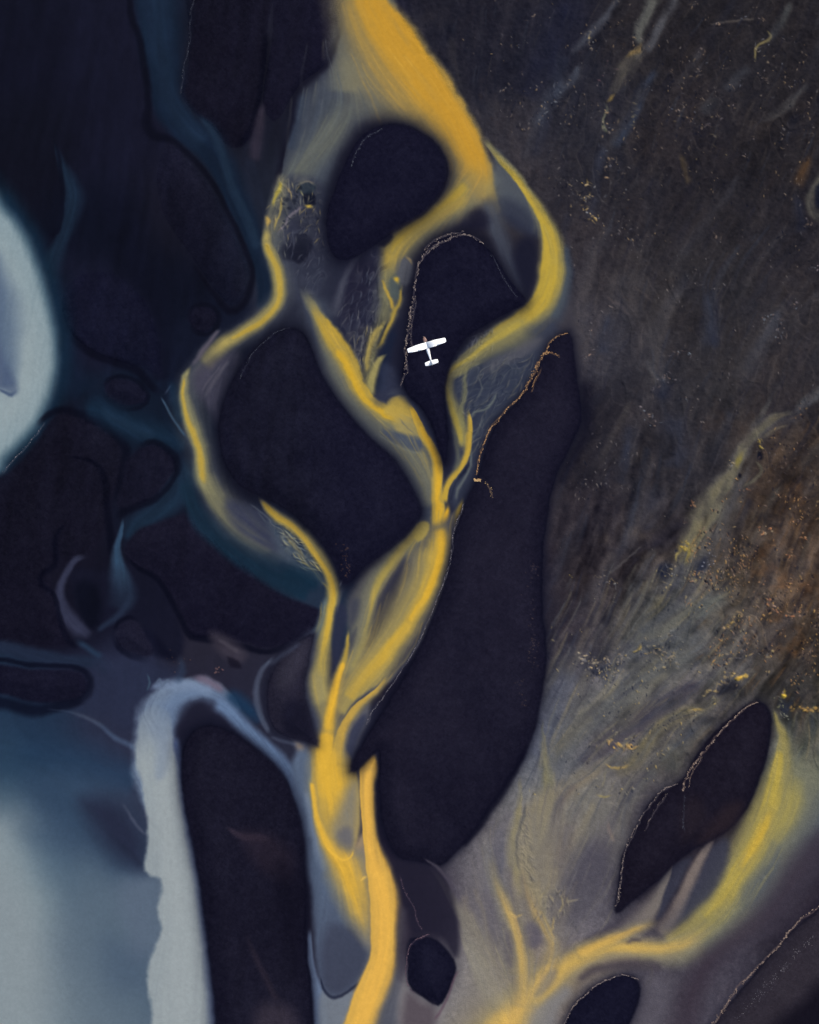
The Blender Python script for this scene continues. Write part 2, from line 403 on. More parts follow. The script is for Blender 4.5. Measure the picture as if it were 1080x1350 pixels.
    specks([(1002,577),(1004,590)],7,1.6,(1.2,2.2),cols=((175,150,70),(160,140,80)),hollow=.9,drop=(1,9)); spot(1002,600,6,(18,20,32),.9,.7,-.3); spot(976,626,4,(18,20,32),.8,.7,-.3)
    specks([(964,611)],6,3); specks([(899,722),(906,716)],9,2.4,(1.4,2.6),cols=((190,160,70),(170,140,70)),hollow=0); L((150,135,80),[(899,724,1.4),(893,732,1.6),(891,742,1.2)],a=.8,rag=True)
    S((30,34,50),[(884,738,4),(876,752,6),(874,768,5)],1,1,.85,rag=True,flow=0); S((26,30,46),[(917,752,2),(921,766,2)],1,1,.9,flow=0); S((30,36,54),[(936,734,5),(926,746,6),(918,758,4)],1,1,.7,rag=True,flow=0)
    specks([(914,763),(918,766),(905,763)],7,2,(1.2,2.4),cols=((200,150,110),(180,150,90)),hollow=.4); specks([(882,742),(884,756),(876,775)],12,4,(.7,1.6)); specks([(940,735),(936,748)],9,4,(.6,1.3),cols=((140,140,150),)) 
    for q,n in (((914,667),3),((900,684),2),((979,645),4),((1005,700),6),((1014,697),4),((1025,652),3),((1040,735),5),((1060,710),4),((1003,766),4),((1013,795),4),((1046,690),3)):
        specks([q],n,3,(.7,1.8),cols=((190,140,100),(170,150,120),(185,120,80)),a=.85)
    specks([(1020,580),(1040,600),(1030,630),(1010,610),(1060,590)],40,12,(.6,1.6),cols=((130,110,100),(120,95,85),(110,105,105)),a=.6)
    specks([(1060,700),(1040,760),(1000,780),(1060,800),(1020,820),(990,800)],60,18,(.6,1.8),cols=((150,110,80),(120,85,60),(160,130,100),(110,90,75)),a=.6)
    S((40,38,47),[(912,684,6),(894,696,9),(872,712,10),(850,724,8),(830,740,5)],1,1,.8,k=.2); S((66,62,66),[(884,652,6),(866,672,9),(850,694,8)],1,1,.6,k=k)
    L((78,74,74),[(848,718,1),(834,732,1.4),(818,745,1.6),(800,757,1.6)],a=.7,rag=True)
    specks([(797,758),(792,764),(812,768)],12,5,(.7,1.6))
    # south half of the flat
    S((92,94,90),[(960,780,8),(922,802,12),(886,815,14),(856,836,15),(836,858,12,12,.6)],1,1,.85,k=.25)
    S((88,90,92),[(930,820,20),(906,846,22),(884,872,18)],1,1,.7,k=.25)
    S((56,62,76),[(870,800,5),(852,816,6),(846,834,5)],1,1,.6,k=k); S((52,60,76),[(874,846,8),(850,852,8),(826,868,6)],1,1,.5,k=k)
    S((98,98,94),[(920,858,8),(884,880,12),(846,900,16),(806,928,17),(766,956,16),(736,990,14),(716,1020,10,10,.5)],1,1,.85,k=.3)
    S((64,60,70),[(924,900,6),(886,922,12),(852,946,15),(820,964,15),(788,990,12),(764,1010,8,8,.5)],1,1,.85,k=.25)
    S((86,90,104),[(752,880,10),(736,920,14),(722,960,12),(706,1000,12)],1,1,.7,k=.3)
    S((114,106,80),[(948,920,4),(926,932,7),(896,944,9),(868,960,9),(850,982,10),(834,1004,10),(806,1016,10,10,.5)],.8,1,.85,k=.25)
    S((60,64,72),[(936,944,8),(906,968,10),(886,992,12)],1,1,.6,k=k); S((82,86,80),[(900,990,14),(870,1010,16)],1,1,.5,k=k)
    S((34,38,52),[(770,880,3),(790,884,5),(812,880,5),(824,872,3)],1,1,.7,rag=True,flow=0)
    specks([(764,867),(775,872),(786,878),(796,872),(806,873),(816,867),(824,864)],48,3.6,(.9,2.2),cols=((170,155,130),(150,145,140),(185,160,120)),hollow=.75)
    specks([(800,885),(816,890),(786,888)],16,5,(.6,1.5)); specks([(842,857),(844,853)],5,1.6,(1.8,3),cols=((205,170,80),),hollow=.6)
    specks([(852,860),(860,856),(870,854),(878,860),(886,866),(876,874)],32,4,(.8,2),cols=((170,150,110),(150,130,110),(180,150,90)),hollow=.7); specks([(850,838),(856,842),(852,850)],8,3,a=.7)
    specks([(968,820),(958,829),(976,808),(966,815)],14,2.5,(1.2,2.6),cols=((190,155,110),(180,150,85))); specks([(1012,790),(1020,804),(1033,812),(1052,812)],16,3,(1,2.2),cols=((170,140,120),(190,125,85)),hollow=.7)
    specks([(890,880),(888,826),(884,860),(885,868)],10,3,a=.5); specks([(965,853),(974,862),(1003,862),(1020,862)],12,5,a=.6)
    specks([(934,914),(942,908),(952,903),(963,894),(972,892)],18,3,(1.2,2.8),cols=((160,140,100),(190,160,100)),hollow=.5)
    P((15,17,28),[(944,910),(952,900),(962,896),(974,902),(976,910),(960,914),(946,917)],4,.65,rag=True); specks([(950,902),(962,900),(968,906)],5,2.5,(1,2),cols=((150,130,100),),hollow=0); specks([(974,896),(978,894)],6,2,(2,3.2),cols=((220,180,84),(200,160,70)),hollow=0)
    L((176,146,80),[(908,936,1.2),(918,934,2),(927,933,1.4)],a=.8,rag=True); specks([(914,935),(916,944)],6,3,(.8,1.8))
    specks([(806,980),(816,985),(826,984),(835,983)],18,2.4,(1.2,2.8),cols=((214,170,88),(190,150,90)),hollow=.3); L((190,156,84),[(798,1008,1),(808,1012,1.6),(818,1012,1.6),(830,1008,1.6)],a=.8,rag=True); L((150,136,90),[(786,1048,1),(796,1051,1.8),(806,1049,1)],a=.8,rag=True); L((130,122,98),[(800,1012,1),(797,1026,1.4),(792,1040,1.2)],a=.6,rag=True)
    S((36,42,58),[(1026,920,4),(1036,930,8),(1030,944,5)],1,1,.8,rag=True,flow=0); specks([(1035,916),(1036,919)],5,1.4,(1.8,3),cols=((220,185,70),),hollow=0)
    specks([(1044,932),(1054,931),(1064,934),(1080,934),(1100,932)],32,2.6,(1.2,2.8),cols=((200,160,80),(170,130,70)),hollow=.4); specks([(1030,938),(1038,942),(1028,925)],12,3,(.8,1.8),cols=((140,140,100),(150,150,130)))
    for x in range(1042,1130,7): S((62,66,70),[(x+SR.uniform(-2,2),938,1.5),(x+SR.uniform(-3,3),956,2.5),(x-3+SR.uniform(-3,3),978,2,2,.2)],1,1,.6)
    L((110,100,80),[(1066,950,1),(1067,975,1.2),(1063,1005,1)],a=.6)
    # fan of grey silt
    S((104,104,98),[(716,948,1.5),(717,975,3),(718,1005,6),(721,1035,9),(720,1056,12)],.8,.7,.9,k=.2); S((124,120,92),[(718,960,1),(719,990,3),(722,1024,5),(722,1050,6)],1,1,.6,k=.2)
    S((124,114,98),[(810,998,5),(786,1016,9),(756,1034,11),(730,1054,15),(708,1076,16),(692,1098,14)],.7,1,.85,k=.25)
    S((136,126,98),[(724,1040,10),(716,1080,20),(708,1120,24),(700,1160,20),(696,1190,14)],1,1,.7,k=.25); S((128,118,102),[(750,1080,14),(736,1130,14),(726,1180,12)],1,1,.6,k=.3)
    S((110,108,102),[(806,1060,8),(776,1100,10),(756,1140,8)],1,1,.5,k=.3); S((74,70,80),[(800,1100,12),(772,1140,18),(752,1176,12)],1,1,.6,k=.2)
    S((112,108,104),[(822,1076,8),(818,1110,8),(806,1150,8)],1,1,.6,k=.2); L((140,122,108),[(802,1082,1.5),(804,1096,2.5),(810,1112,1.5)],a=.6)
    S((132,124,96),[(685,1024,1.5),(684,1056,3.5),(680,1084,5),(675,1108,5),(675,1130,6),(683,1156,6),(690,1180,6)],.9,.5,.85,k=.2)
    S((70,72,78),[(693,1060,1.6),(689,1080,2.4),(684,1096,2),(681,1112,1.6),(682,1132,1.8),(688,1152,1.6)],1,1,.75,rag=True,flow=0)
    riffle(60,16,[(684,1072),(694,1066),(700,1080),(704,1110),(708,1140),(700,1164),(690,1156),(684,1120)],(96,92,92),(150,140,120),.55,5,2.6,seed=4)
    S((90,92,104),[(664,1090,8),(656,1140,12),(650,1180,12)],1,1,.5,k=.2)
    # threads of silt over the whole flat
    UP = [(700,-20),(1110,-20),(1110,330),(1000,340),(860,320),(770,300),(700,210),(640,120),(580,40)]
    MID = [(770,300),(1110,320),(1110,520),(960,600),(880,680),(790,760),(730,760),(740,620),(780,540)]
    RUST = [(1110,520),(1110,920),(1000,900),(930,870),(900,760),(960,640)]
    LOW = [(730,780),(800,740),(890,720),(960,760),(1000,880),(930,960),(860,1030),(780,1060),(700,1050),(716,940)]
    streaks(UP, 260, ((62,62,68),(30,32,46),(26,28,42),(72,66,62),(52,58,70)), L=(10,44), w=(.6,2.), a=.4, head=.75, headcol=((130,114,100),(112,104,100),(150,126,96),(96,98,106)), hollow=.4)
    streaks(MID, 200, ((66,63,66),(38,38,50),(78,72,72),(48,54,68)), L=(24,110), w=(.8,3.), a=.34, head=.4, headcol=((130,118,112),(110,104,104)), hollow=.35)
    streaks(RUST, 300, ((108,78,52),(34,32,42),(28,28,38),(120,92,62),(74,60,54),(84,80,74)), L=(10,46), w=(.7,2.2), a=.42, head=.7, headcol=((160,126,88),(176,132,84),(140,110,90),(190,160,110)), hollow=.55)
    streaks(LOW, 340, ((120,116,102),(104,106,106),(56,60,74),(136,124,92),(74,78,88),(46,48,62)), L=(24,100), w=(.8,2.8), a=.38, head=.5, headcol=((170,150,100),(150,144,124),(190,164,90)), hollow=.5)
    streaks([(1030,940),(1110,930),(1110,1060),(1050,1100),(1010,1060)], 60, ((120,122,98),(60,68,76),(96,102,98)), L=(30,90), a=.35, head=.1)
    streaks(MID, 34, ((82,80,84),(58,66,82),(40,40,52),(92,86,80)), L=(70,190), w=(4,11), a=.26)
    streaks(UP, 26, ((66,68,76),(34,38,54),(72,68,66),(30,31,44)), L=(50,140), w=(3,8), a=.3)
    streaks(LOW, 30, ((124,120,106),(96,100,108),(50,52,66),(138,126,92)), L=(70,170), w=(4,9), a=.28)
    streaks(RUST, 26, ((112,104,84),(36,36,46),(98,76,54),(84,86,84)), L=(50,130), w=(3,8), a=.3)
    flecks(UP, 520, ((120,106,94),(104,98,96),(140,118,90),(22,24,36),(26,27,38)))
    flecks(MID, 170, ((112,104,100),(98,94,96),(24,26,38)))
    flecks(RUST, 900, ((164,126,84),(140,104,74),(180,140,84),(24,25,36),(30,28,36),(128,108,96)))
    flecks(LOW, 230, ((146,132,98),(128,122,108),(34,38,52),(170,146,92),(40,42,54)))
    # southern delta
    B = stroke
    # broad veils
    B((112,108,104),[(610,1130,10,20,0),(624,1170,16,26,.5),(640,1220,24,34,.7),(650,1280,34,40,.8),(650,1340,44,44,.9),(645,1420,50,50)],1,1,.8)
    B((136,129,112),[(718,1030,10,16,.3),(712,1080,22,26,.8),(706,1130,24,28,.8),(700,1180,18,26,.7),(696,1230,12,24,.6)],1,1,.7)
    B((106,103,100),[(800,1050,10,20,.2),(780,1110,18,26,.5),(750,1180,22,26,.6),(730,1240,16,20,.6)],1,1,.55)
    P((70,68,80),[(770,1110),(806,1130),(800,1180),(760,1220),(734,1200),(748,1150)],18,.5)
    B((132,124,112),[(640,1250,14,20,.2),(648,1290,26,36,.7),(650,1330,38,44,.9),(640,1420,50,50)],1,1,.8)
    # eastern stream: wide glow
    B((74,80,92),[(1100,1030,26),(1070,1090,30),(1040,1130,32),(1006,1180,30),(964,1216,26),(920,1244,20)],1,1,.85)
    B((120,120,100),[(1080,990,24),(1056,1046,30),(1030,1096,30),(1004,1140,28),(972,1190,28),(934,1228,22),(890,1254,15),(840,1262,10)],.9,1,.85,k=.1)
    B((150,138,84),[(1019,933,2),(1025,950,4),(1033,968,7),(1033,990,10,12),(1026,1020,16,22),(1014,1056,22,30),(1000,1092,22,28),(982,1126,22,24),(962,1162,20,24),(940,1194,20,24),(910,1224,18,20),(876,1242,12,15)],.9,1,.9,k=.12,ramp=True)
    B((178,158,74),[(1031,985,4),(1025,1020,9),(1018,1056,13),(1006,1090,15),(988,1124,15),(968,1156,13),(950,1186,12,12,.8),(926,1214,11,11,.6)],1,1,.9,k=.12,ramp=True)
    B((196,164,66),[(1020,1060,5,5,.2),(1008,1090,8),(992,1118,8),(974,1148,6,6,.5)],1,1,.8,k=.1); B((164,150,80),[(1052,1020,6,6,.2),(1046,1052,11),(1036,1082,11),(1020,1112,7,7,.5)],1,1,.7,k=.1)
    P((74,80,90),[(1012,1140),(1030,1120),(1020,1160),(990,1196),(976,1190)],9,.55)
    # dark water under the pointed bar and its two pale tongues
    P((58,60,74),[(938,1114),(958,1106),(956,1146),(930,1190),(900,1214),(876,1224),(882,1208),(906,1178),(924,1144)],7,.85); P((56,58,72),[(876,1148),(898,1134),(914,1130),(902,1156),(884,1190),(866,1210),(868,1180)],6,.8); P((58,54,66),[(812,1212),(840,1196),(862,1186),(850,1206),(820,1224),(780,1246),(752,1258),(770,1240)],6,.75)
    B((126,114,106),[(944,1094,1,1,.7),(934,1114,4),(922,1138,6),(908,1166,8,8),(894,1196,9,9,.8),(876,1222,10,10,.6)],.6,.8,.9,fade=6.); B((122,114,106),[(888,1136,1,1,.7),(880,1156,5,3),(870,1180,10,5),(856,1204,14,8),(832,1226,14,10,.8),(800,1246,10,10,.4)],.9,.6,.9,fade=6.)
    # the golden stem
    B((150,136,108),[(930,1236,10,12,.4),(880,1252,12,14,.8),(830,1254,14,16),(780,1266,18,22),(740,1290,24,26),(700,1324,32,32),(650,1400,50,50)],1,1,.85)
    B((208,172,88),[(940,1220,6,7,.2),(908,1240,8,8,.7),(872,1250,9,9,.95),(832,1248,8,9),(796,1250,9,10),(764,1262,11,13),(736,1282,13,15),(708,1310,16,18),(680,1346,24,24),(650,1410,34,34)],.8,1,.92,k=.06,ramp=True)
    B((206,168,86),[(868,1212,3,4,.2),(842,1224,6,6,.7),(812,1236,8,7,.9),(784,1248,9,8,.9),(758,1260,9,9,.8)],.6,.9,.9,k=.06,ramp=True)
    B((224,182,92),[(744,1258,4,4,.3),(728,1272,7),(712,1292,11),(698,1312,15),(682,1336,21),(660,1372,28),(644,1420,34)],.8,1,.95,k=.05,ramp=True)
    B((230,186,94),[(730,1272,3,3,.3),(712,1292,5),(696,1314,8),(678,1342,12),(656,1390,16)],1,1,.7)
    S((72,66,76),[(850,1238,2),(834,1241,3),(822,1244,2)],1,1,.6); P((120,114,110),[(716,1286),(732,1278),(734,1290),(714,1312),(704,1312)],5,.6)
    # tall flames of silt
    B((150,138,104),[(634,1090,4,8,0),(646,1140,6,10,.4),(662,1190,8,12,.7),(676,1240,10,14,.8),(684,1290,14,18,.9)],1,1,.7,ramp=True)
    B((206,170,92),[(644,1130,3,4,0),(654,1166,4,6,.5),(667,1196,5,7,.75),(679,1226,5,8,.8),(687,1258,7,10,.8),(689,1292,10,14,.8),(684,1330,12,18,.7)],.9,.8,.9,ramp=True)
    B((204,168,94),[(682,1110,3,4,0),(690,1150,5,7,.45),(698,1184,6,8,.75),(708,1208,6,7,.8),(719,1228,5,6,.8),(727,1248,6,8,.7),(722,1274,10,12,.6)],.8,.6,.9,ramp=True)
    B((136,130,114),[(568,1142,1,1.5,.3),(584,1166,2.5,4),(600,1196,4,7),(618,1226,7,12,.8),(640,1264,14,22,.5)],.5,1,.75,fade=6.); B((150,144,124),[(604,1216,2,3,.3),(614,1246,4,7,.8),(630,1278,8,14,.7),(652,1314,16,20,.5)],.6,1,.75,fade=6.)
    P((88,84,96),[(692,1222),(702,1216),(712,1228),(714,1244),(702,1252),(693,1242)],5,.7); P((84,80,92),[(666,1230),(674,1228),(678,1250),(676,1276),(668,1268)],5,.5)
    L((216,180,104),[(672,1200,1),(680,1210,1.6),(690,1204,1.2)],a=.6,rag=True); L((216,176,96),[(704,1200,1.2),(714,1206,2),(722,1222,1.8),(728,1236,2),(729,1250,1.4)],a=.75,rag=True); L((210,172,100),[(678,1206,1.4),(684,1222,1.8),(688,1240,1.4)],a=.6,rag=True)
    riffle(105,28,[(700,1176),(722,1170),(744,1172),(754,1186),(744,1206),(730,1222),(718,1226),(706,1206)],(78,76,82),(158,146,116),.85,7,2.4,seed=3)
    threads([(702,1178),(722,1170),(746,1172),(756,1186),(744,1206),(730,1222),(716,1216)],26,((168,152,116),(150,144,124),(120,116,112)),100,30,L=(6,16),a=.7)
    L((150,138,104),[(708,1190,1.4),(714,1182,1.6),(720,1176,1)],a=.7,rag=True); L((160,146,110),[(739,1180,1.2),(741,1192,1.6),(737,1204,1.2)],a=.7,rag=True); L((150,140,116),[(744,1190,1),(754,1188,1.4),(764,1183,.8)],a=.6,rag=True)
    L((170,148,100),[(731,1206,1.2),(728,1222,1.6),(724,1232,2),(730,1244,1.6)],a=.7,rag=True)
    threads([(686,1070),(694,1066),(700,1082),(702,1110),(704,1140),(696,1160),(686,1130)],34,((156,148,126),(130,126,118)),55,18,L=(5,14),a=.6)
    DEL = [(640,1080),(700,1030),(800,1030),(830,1080),(812,1200),(760,1250),(716,1290),(690,1290),(640,1280),(612,1250),(604,1180)]
    streaks(DEL, 40, ((80,76,88),(150,138,108),(166,148,104),(76,72,84)), L=(60,170), w=(4,9), a=.26)
    streaks(DEL, 150, ((150,142,118),(132,128,120),(88,84,96),(156,146,112),(112,110,114)), L=(30,130), w=(.7,2.2), a=.2)
    streaks([(1020,940),(1050,1000),(1060,1080),(1000,1170),(930,1230),(860,1260),(940,1190),(990,1090),(1012,1010)], 70, ((190,170,84),(134,130,100),(160,148,84),(108,112,108)), L=(30,120), w=(.7,2.2), a=.2)
    # south of the stem
    B((62,56,66),[(760,1296,4),(786,1278,6),(820,1272,7),(852,1272,7),(874,1278,6)],1,1,.7); B((92,88,96),[(872,1280,14),(866,1310,18),(858,1350,20),(852,1400,20)],1,1,.7)
    P((124,124,128),[(700,1336),(716,1322),(734,1308),(746,1302),(752,1312),(736,1336),(726,1400),(690,1400)],8,.7)
    B((58,50,60),[(1096,1090,12),(1060,1140,18),(1020,1196,18),(980,1230,16),(940,1262,14),(916,1300,14),(900,1360,18)],1,1,.75,k=.1)

def over_rust():
    riffle(112,24,[(990,560),(1040,550),(1110,540),(1140,700),(1120,860),(1040,880),(960,870),(930,820),(950,740),(975,660)],(36,33,40),(118,92,70),.42,11,2.6,26,6)
    riffle(118,20,[(880,740),(940,720),(960,780),(930,840),(880,880),(820,880),(770,860),(790,800),(840,770)],(40,44,56),(112,108,96),.40,11,3.4,24,7)
    riffle(112,20,[(760,930),(860,930),(960,880),(1010,900),(960,950),(900,1010),(850,1060),(780,1060),(720,1030)],(56,58,68),(124,118,100),.36,11,3.6,26,8)
    riffle(96,14,[(1040,945),(1110,940),(1120,1010),(1060,1010),(1040,980)],(48,52,60),(116,112,88),.5,8,4,12,9)
    riffle(112,24,[(770,40),(880,60),(960,120),(960,220),(880,250),(800,290),(740,260),(730,180)],(26,27,38),(84,78,76),.42,9,2.6,30,10)
    riffle(112,24,[(960,0),(1060,0),(1110,120),(1080,200),(1000,220),(930,140)],(26,27,36),(80,74,70),.40,9,2.6,30,11)
    riffle(104,20,[(1000,380),(1090,360),(1110,520),(1040,540),(980,500)],(34,34,42),(98,86,78),.36,10,2.8,26,12)
    riffle(100,22,[(780,330),(900,320),(980,420),(920,560),(840,640),(760,560)],(38,38,46),(84,78,76),.22,12,3.,40,13)

FOAM = []
def bar(name, label, pts, col, soft=3.2, rim=7., rima=.7, hgt=.8, dry=None, a=1., fine=.5, paintit=True):
    W, S = poly_field(pts, 40, False)
    if paintit:
        r = np.exp(-(np.maximum(S, 0) / rim)**1.4) * sm(-6, 1, S) * rima
        over(W, r, (15, 16, 31))
        al = (1 - sm(-soft, soft, S)) * a
        over(W, al, col)
        ins = sm(2, 30, -S)
        wet = np.exp(-(np.maximum(-S, 0) / 12.)) * (S < 0) * .25
        over(W, wet, (16, 16, 30))
        t = SANDT[W]
        lith = fbm(110, 97, 3)[W]
        C[W] += (al * (ins * (.012 + .018 * t + .010 * lith) + .009 * GRIT[W] + .015 * FINE[W]))[..., None] * np.array((1.0, 1., 1.06), F)
        C[W] += (al * ins * .012 * SKIN[W])[..., None] * np.array((1., 1, 1.1), F)
        over(W, np.exp(-(np.abs(S + 1.) / 1.8)**2) * np.clip(.3 + .5 * SANDT[W], 0, .6), (11, 12, 25))
        if dry: over(W, al * ins * np.clip(.35 + t, 0, 1) * .5, dry)
    else:
        C[W] += ((1 - sm(-2, 3, S)) * (.008 * SANDT[W] + .008 * GRIT[W] + .012 * FINE[W] + .006 * SKIN[W]))[..., None] * np.array((1.0, 1, 1.06), F)
    ISL.append((name, label, W, S, hgt))

def bars():
    S=stroke; P=patch; L=line
    D0 = (27,24,37)
    bar('sandbar','dark oval sandbar just below the yellow stream at the top centre',[(455,212),(474,181),(500,165),(530,163),(558,174),(580,194),(590,222),(585,250),(568,274),(546,290),(520,305),(492,324),(458,341),(440,337),(431,312),(432,280),(442,244)],(21,21,37),4,12,.8)
    bar('sandbar','dark horseshoe-topped sandbar beneath the flying aeroplane',[(548,362),(560,332),(580,316),(608,309),(632,318),(650,336),(664,356),(678,376),(692,392),(692,402),(668,412),(644,425),(620,440),(602,462),(592,484),(586,520),(590,558),(590,590),(586,612),(580,596),(568,560),(554,536),(536,520),(530,500),(533,470),(537,430),(542,390)],(21,21,37),3,9,.8)
    bar('sandbar','broad dark sandbar between the western arm and the centre yellow stream',[(298,520),(316,482),(344,450),(376,433),(398,438),(410,458),(420,486),(434,512),(460,546),(490,578),(518,604),(538,634),(553,662),(556,678),(540,702),(514,724),(486,742),(464,764),(450,768),(440,744),(424,716),(404,694),(376,672),(342,654),(316,640),(298,616),(289,585),(289,550)],(22,22,38),4,11,.7)
    bar('sandbar','long dark sandbar east of the yellow trunk running down to the delta',[(742,440),(754,446),(760,500),(768,548),(756,582),(736,622),(724,664),(716,720),(716,800),(720,860),(712,930),(698,982),(668,1032),(636,1080),(606,1120),(582,1140),(550,1136),(524,1130),(508,1100),(499,1060),(499,1020),(500,992),(488,1000),(466,1018),(462,1010),(476,984),(500,944),(532,892),(560,840),(580,790),(592,740),(600,700),(612,664),(628,632),(638,600),(652,564),(684,527),(706,490),(724,456)],(25,24,38),2.5,7,.7,dry=(36,33,46))
    bar('sandbar','dark sandbar between the milky western band and the blue-grey channel',[(240,990),(252,968),(272,957),(294,960),(322,976),(350,998),(376,1026),(390,1060),(398,1100),(403,1160),(404,1240),(405,1420),(290,1420),(284,1340),(280,1290),(272,1220),(262,1160),(252,1100),(243,1050),(239,1016)],(23,22,36),3,9,.7)
    bar('sandbar','small dark sandbar with grey upper half west of the trunk',[(360,884),(376,860),(398,842),(413,836),(407,868),(402,905),(406,938),(414,966),(418,984),(402,978),(382,973),(362,962),(352,935),(352,906)],(38,36,50),5,6,.5)
    P((22,22,37),[(374,930),(398,924),(406,944),(414,970),(414,982),(396,974),(376,968)],9,.8)
    P((56,54,66),[(368,880),(396,850),(408,846),(400,880),(384,904),(366,906)],9,.6)
    S((80,88,106),[(362,866,2),(346,884,3),(338,904,3.4),(338,924,4),(346,948,3.4),(356,968,2.4)],.8,.9,.7,k=.2)
    S((58,64,82),[(352,880,2),(372,866,3),(398,846,3)],1,1,.6)
    L((84,92,112),[(356,972,2),(374,978,2.5),(394,984,2)],a=.4)
    bar('sandbar','small rounded dark sandbar with a pink foam rim near the lower centre',[(536,1246),(550,1236),(566,1236),(582,1246),(598,1266),(600,1285),(591,1308),(577,1326),(556,1314),(539,1298)],(22,22,38),2.5,5,.3)
    bar('sandbar','pointed dark sandbar with two foam lines at the eastern delta',[(1000,926),(1012,932),(1017,948),(1014,982),(1004,1022),(986,1066),(962,1092),(934,1110),(900,1130),(868,1160),(838,1184),(812,1204),(815,1168),(821,1128),(838,1090),(862,1052),(894,1032),(906,1020),(920,992),(950,958),(978,934)],(26,23,34),3,7,.45)
    P((48,38,42),[(960,1060),(980,1060),(970,1086),(940,1104),(920,1112),(930,1090)],10,.6); P((44,36,40),[(900,1060),(920,1050),(930,1080),(900,1110)],12,.4)
    bar('sandbar','rounded black sandbar with a pale upper rim on the southern edge',[(742,1362),(758,1324),(786,1300),(814,1287),(836,1288),(844,1306),(838,1332),(824,1366),(816,1420),(730,1420)],(21,21,37),3,6,.5)
    bar('sandbar','speckled grey sandbar in the south-east corner behind a foam line',[(1082,1194),(1056,1216),(1032,1240),(1008,1268),(988,1294),(962,1322),(944,1346),(920,1420),(1300,1560),(1300,1100),(1120,1160)],(45,41,49),2.5,9,.35,dry=(56,50,56))
    P((20,18,28),[(1100,1284),(1060,1316),(1030,1340),(1004,1380),(1000,1500),(1300,1500),(1300,1200)],16,.9)
    # raised bars of the left bank (already coloured): registered for their relief
    for lab, pts in LEFTBARS: bar('sandbar', lab, pts, None, paintit=False)
    # dark land beside the lower stream
    P((33,31,45),[(524,1134),(550,1140),(580,1144),(596,1172),(604,1214),(606,1252),(598,1262),(584,1240),(564,1230),(546,1230),(538,1210),(530,1180),(518,1150)],6,.85)
    P((72,62,70),[(536,1310),(556,1322),(574,1334),(566,1400),(530,1400),(528,1350)],9,.7); P((62,56,66),[(524,1200),(536,1200),(540,1236),(532,1280),(526,1290)],6,.6)
    L((84,78,88),[(560,1132,1),(576,1142,2),(590,1158,2.4),(600,1176,2)],a=.6); L((92,72,84),[(604,1278,1),(594,1306,1.4),(584,1328,1.6),(572,1346,2)],a=.7)
    S((14,14,28),[(696,984,3),(668,1034,4),(640,1078,4),(610,1118,3)],1,1,.7,flow=0)
    S((15,15,29),[(770,500,5,8),(774,560,6,9),(760,596,5,7),(738,640,4,6)],1,1,.5,flow=0)
    # paler mud inside the lower west bar
    S((58,48,60),[(298,1088,1.5),(308,1096,3.5),(322,1102,5),(342,1102,5),(360,1108,4,4,.5)],.8,.9,.7); P((44,36,47),[(318,1096),(360,1100),(386,1130),(380,1160),(350,1150),(328,1126)],14,.6)
    S((50,42,52),[(324,1230,3,3,.3),(338,1262,4),(352,1290,4),(366,1320,4)],1,1,.5); P((62,54,64),[(340,1330),(366,1322),(390,1340),(396,1400),(330,1400)],14,.7)
    P((16,15,27),[(364,1140),(390,1150),(400,1220),(396,1290),(376,1270),(366,1210)],14,.5)
    # mud flat above the arch
    P((62,56,66),[(276,832),(296,836),(318,852),(326,866),(314,876),(296,866),(282,850)],7,.7); L((82,76,84),[(286,842,2),(302,850,3),(316,862,2.4)],a=.5); P((18,16,28),[(300,866),(314,872),(318,882),(304,880)],3,.7)
    specks([(282,884),(290,880)],5,2.5,(1,2),cols=((110,80,80),(120,90,85)),hollow=0); specks([(248,868),(230,872)],6,8,(.5,1),cols=((110,80,70),),hollow=0)
    S((46,62,86),[(238,864,3),(240,884,5),(232,902,4)],1,1,.5); L((90,104,124),[(204,904,1),(210,896,2),(214,904,1.4),(222,896,1.6),(228,902,1.2)],a=.7,rag=True); L((66,90,106),[(194,888,1),(197,900,1.6),(192,912,1)],a=.6)
    specks([(452,720),(458,740),(456,756)],26,4,(.5,1.1),cols=((100,74,60),(90,66,56)),a=.8,hollow=0); L((86,88,98),[(450,764,1),(446,774,1.4)],a=.6)
    for q in [((700,770),(702,800),(700,830)),((704,745),(706,760)),((696,850),(702,880)),((684,900),(694,930)),((700,840),(706,850))]:
        specks(list(q),14,3.5,(.5,1.2),cols=((80,66,62),(70,60,64)),a=.7,hollow=0)
    # foam lines (kept as objects of their own)
    foam()

